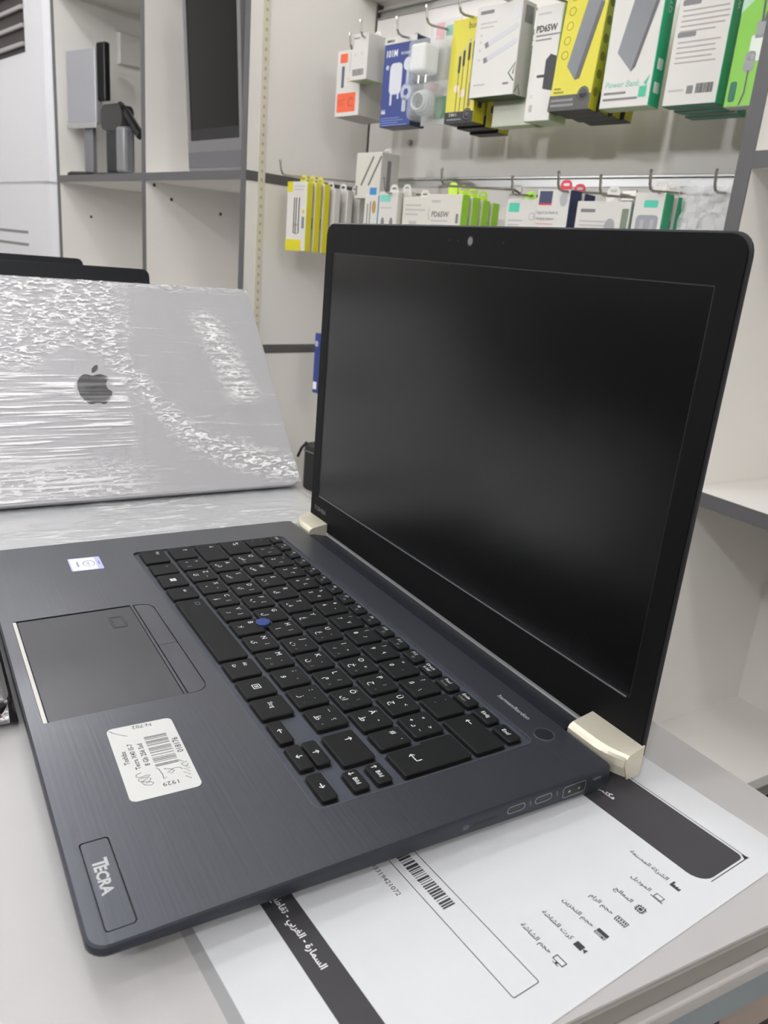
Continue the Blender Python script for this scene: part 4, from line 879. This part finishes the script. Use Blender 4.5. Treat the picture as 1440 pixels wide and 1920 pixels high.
tp = product('earphone_pack', 'white pack with a teal logo and a grey earbud pair, front one', 'pack', -606, 182, 196, 52, 122, 14, WH, WH, WH, [('printed_panel', rc(4, 104, 32, 116, 1), C('teal_soft', (120, 200, 180))), ('picture', join(plate([circle(14, 62, 5, 14, 14)], 0, .3), plate([circle(38, 62, 5, 14, 14)], 0, .3)), MGR), ('lettering', lines(6, 92, (30,), 6, 2), FAINT)], tab=True)
dup(tp, 4, -30, 4, 'white pack with a teal logo, behind the front earbud pack')
product('cable_pack', 'white pack with pale printing left of the white PD65 box', 'pack', -549, 172, 190, 74, 120, 20, C('card_ivory', (206, 202, 192)), WH, WH, [('lettering', lines(8, 104, (40, 52, 34), 8, 3), FAINT), ('barcode', rc(20, 70, 40, 78), FAINT)], tab=True)
gb = product('charger_box', 'white box with lime green side, frontmost of the lime stack', 'box', -478, 180, 190, 86, 124, 20, C('card_ivory', (206, 202, 192)), GRN, GRN, [('lettering', tx('PD65W', 9, 14, 86, bold=.03), MGR), ('lettering', lines(14, 78, (40, 34), 7, 2.4), FAINT), ('lettering', rc(12, 110, 34, 114, 1), FAINT), ('icon', rc(74, 76, 80, 92, 1), MGR), ('picture', shift(stroke2d([(9, 100), (5, 90), (9, 80)], 1), (0, 0, .3)), MGR)], tab=True, tabcol=C('tab_lime', (190, 226, 60)), tabh=22, group='lime-sided boxes on one hook')
for k in (1, 2, 3): dup(gb, 3*k, -24*k, -2*k, ('white box with lime green side, second of the lime stack', 'white box with lime green side, third of the lime stack', 'white box with lime green side, rearmost of the lime stack')[k-1])
product('adapter_box', 'white box with a small teal logo right of the lime stack', 'box', -297, 174, 190, 66, 118, 18, WH, PGR, WH, [('printed_panel', rc(5, 98, 27, 112, 1), C('teal_logo', (70, 190, 160))), ('lettering', lines(6, 84, (30, 24), 7, 2), FAINT), ('icon', ringp(54, 92, 6, 1), FAINT)], tab=True, tabcol=GRN)
nb = product('adapter_box', 'white and navy adapter box with a red hang tab', 'box', -234, 178, 190, 64, 132, 30, WH, DNAVY, DNAVY, [('printed_panel', rc(5, 112, 30, 130), DNAVY), ('printed_panel', rc(5, 109, 30, 112), RED), ('picture', plate([circle(52, 118, 7, 16, 11)], 0, .3), C('earbud_grey', (170, 170, 172))), ('lettering', join(tx('Type-C to Audio &', 4.6, 3, 96, sx=.8), tx('charging adapter', 4.6, 3, 87, sx=.8)), MGR), ('lettering', rc(4, 64, 20, 69, 1), MGR), ('lettering', lines(3, 80, (34,), 5, 1.6), C('pink_print', (214, 150, 140)))], tab=True, tabcol=RED, tabh=18)
dup(nb, 3, -34, -2, 'white and navy adapter box behind the front one with a red tab')
product('adapter_box', 'white box with a grey round badge under a plain hanging card', 'box', -157, 176, 190, 94, 116, 22, WH, PGR, WH, [('lettering', rc(8, 100, 34, 105, 1), MGR), ('lettering', lines(8, 86, (46, 50, 40), 6, 2.4), FAINT), ('emblem', plate([circle(62, 80, 9, 20, 12)], 0, .3), C('badge_grey2', (150, 150, 152))), ('picture', rc(80, 74, 91, 106, 1), C('photo_green', (112, 124, 104)))], tab=True, tabh=24)
tc_ = product('cable_box', 'white and teal cable box with a window of two plugs, front one', 'box', -58, 178, 190, 48, 128, 24, WH, TEAL, TEAL, [('printed_panel', rc(16, 108, 38, 118, 2), C('teal_logo', (70, 190, 160))), ('window', rc(7, 40, 42, 98, 6), C('window_grey', (150, 152, 160), .25)), ('picture', join(rc(14, 40, 20, 92, 2), rc(30, 40, 36, 92, 2)), WH)], tab=True, tabh=20)
dup(tc_, 4, -30, -2, 'white and teal cable box behind the one with two plugs')
t = thing('plastic_bag', 'crumpled clear plastic bag hanging by the dark shelf post', 'bag', wl(12, 168, 190), YAW)
gx, gz = 14, 20; V = [(76*i/gx, -4+3*math.sin(i*1.7+j*.9)+2*math.cos(j*2.1-i), 138*j/gz) for j in range(gz+1) for i in range(gx+1)]
V += [(v[0], v[1]+10, v[2]) for v in V]; k0 = (gx+1)*(gz+1)
F = [(j*(gx+1)+i, j*(gx+1)+i+1, (j+1)*(gx+1)+i+1, (j+1)*(gx+1)+i) for j in range(gz) for i in range(gx)]; F += [tuple(reversed([q+k0 for q in f])) for f in F]
obj('film_sheet', (V, F), CLEARBAG, t, smooth=True); obj('cable_loop', tube([(44+20*math.cos(a*math.pi/12), 4, 84+22*math.sin(a*math.pi/12)) for a in range(25)], 3, 6), C('cable_white', (222, 222, 222)), t); obj('header_card', bbox(2, 74, 2, 3, 128, 146, .3, 1), C('header_pale', (216, 216, 216)), t)
# items further down, half hidden by the laptop screen
product('charger_box', 'navy blue pack hanging low beside the laptop screen edge', 'pack', -757, 200, -96, 70, 128, 20, NAVY, DNAVY, DNAVY, [('printed_panel', rc(2, 8, 14, 24, 1), INKW), ('printed_panel', rc(2, 100, 12, 112, 3), C('coil', (180, 184, 200)))], tab=True, tabcol=C('tab_clear', (200, 202, 206)))
t = thing('pouch', 'black zipped pouch hanging low beside the laptop screen edge', 'pouch', wl(-772, 206, -322), YAW)
obj('pouch_body', bbox(0, 96, 0, 44, 0, 112, 12, 3), C('pouch_black', (44, 44, 46), .6, bump=.2, bscale=300), t); obj('strap', tube([(-8, -6, 76), (2, -4, 98), (8, 6, 112)], 3.5, 6), BLACK, t); obj('zip', box(6, 90, -.8, .4, 92, 95), CHROME, t)

# ---- wire hooks
def hook(s_, zt, n1, label, nbase=0):
    """zt: height of the upturned tip at distance n1 from the wall"""
    t = thing('display_hook', label, 'hook', wl(s_, 0, zt-24), YAW, 'wire hooks on the slat wall')
    obj('wire', tube([(0, 2, 16), (0, -8, 15), (0, -n1+12, 0), (0, -n1+4, 2), (0, -n1, 8), (0, -n1-3, 24)], 2.0, 8), CHROME, t)
    obj('tip_bead', tube([(0, -n1-3, 23), (0, -n1-3.2, 27)], 2.6, 8), CHROME, t)
    obj('back_clip', bbox(-14, 14, -2, 2, 6, 24, 1, 1), CHROME, t)
for a in [(-777, 360, 292, 'wire hook carrying the yellow and white packs'), (-421, 350, 206, 'wire hook carrying the lime-sided boxes'), (-264, 336, 206, 'wire hook carrying the teal-logo box'), (-176, 342, 206, 'wire hook carrying the red-tabbed navy boxes'), (-101, 336, 206, 'wire hook above the round-badge box'), (-22, 342, 206, 'wire hook carrying the teal cable boxes'), (72, 341, 206, 'wire hook carrying the clear plastic bag'), (-572, 338, 200, 'wire hook carrying the earbud packs'),
          (-664, 606, 206, 'wire hook carrying the small barcode box'), (-566, 598, 206, 'wire hook carrying the navy charger box'), (-494, 606, 206, 'wire hook carrying the blister packs'), (-420, 612, 206, 'wire hook carrying the yellow cable boxes'), (-336, 622, 206, 'wire hook carrying the chevron-logo box'), (-700, 590, 200, 'wire hook carrying the orange-panelled box'), (-244, 612, 200, 'wire hook carrying the PD65W box')]: hook(*a)
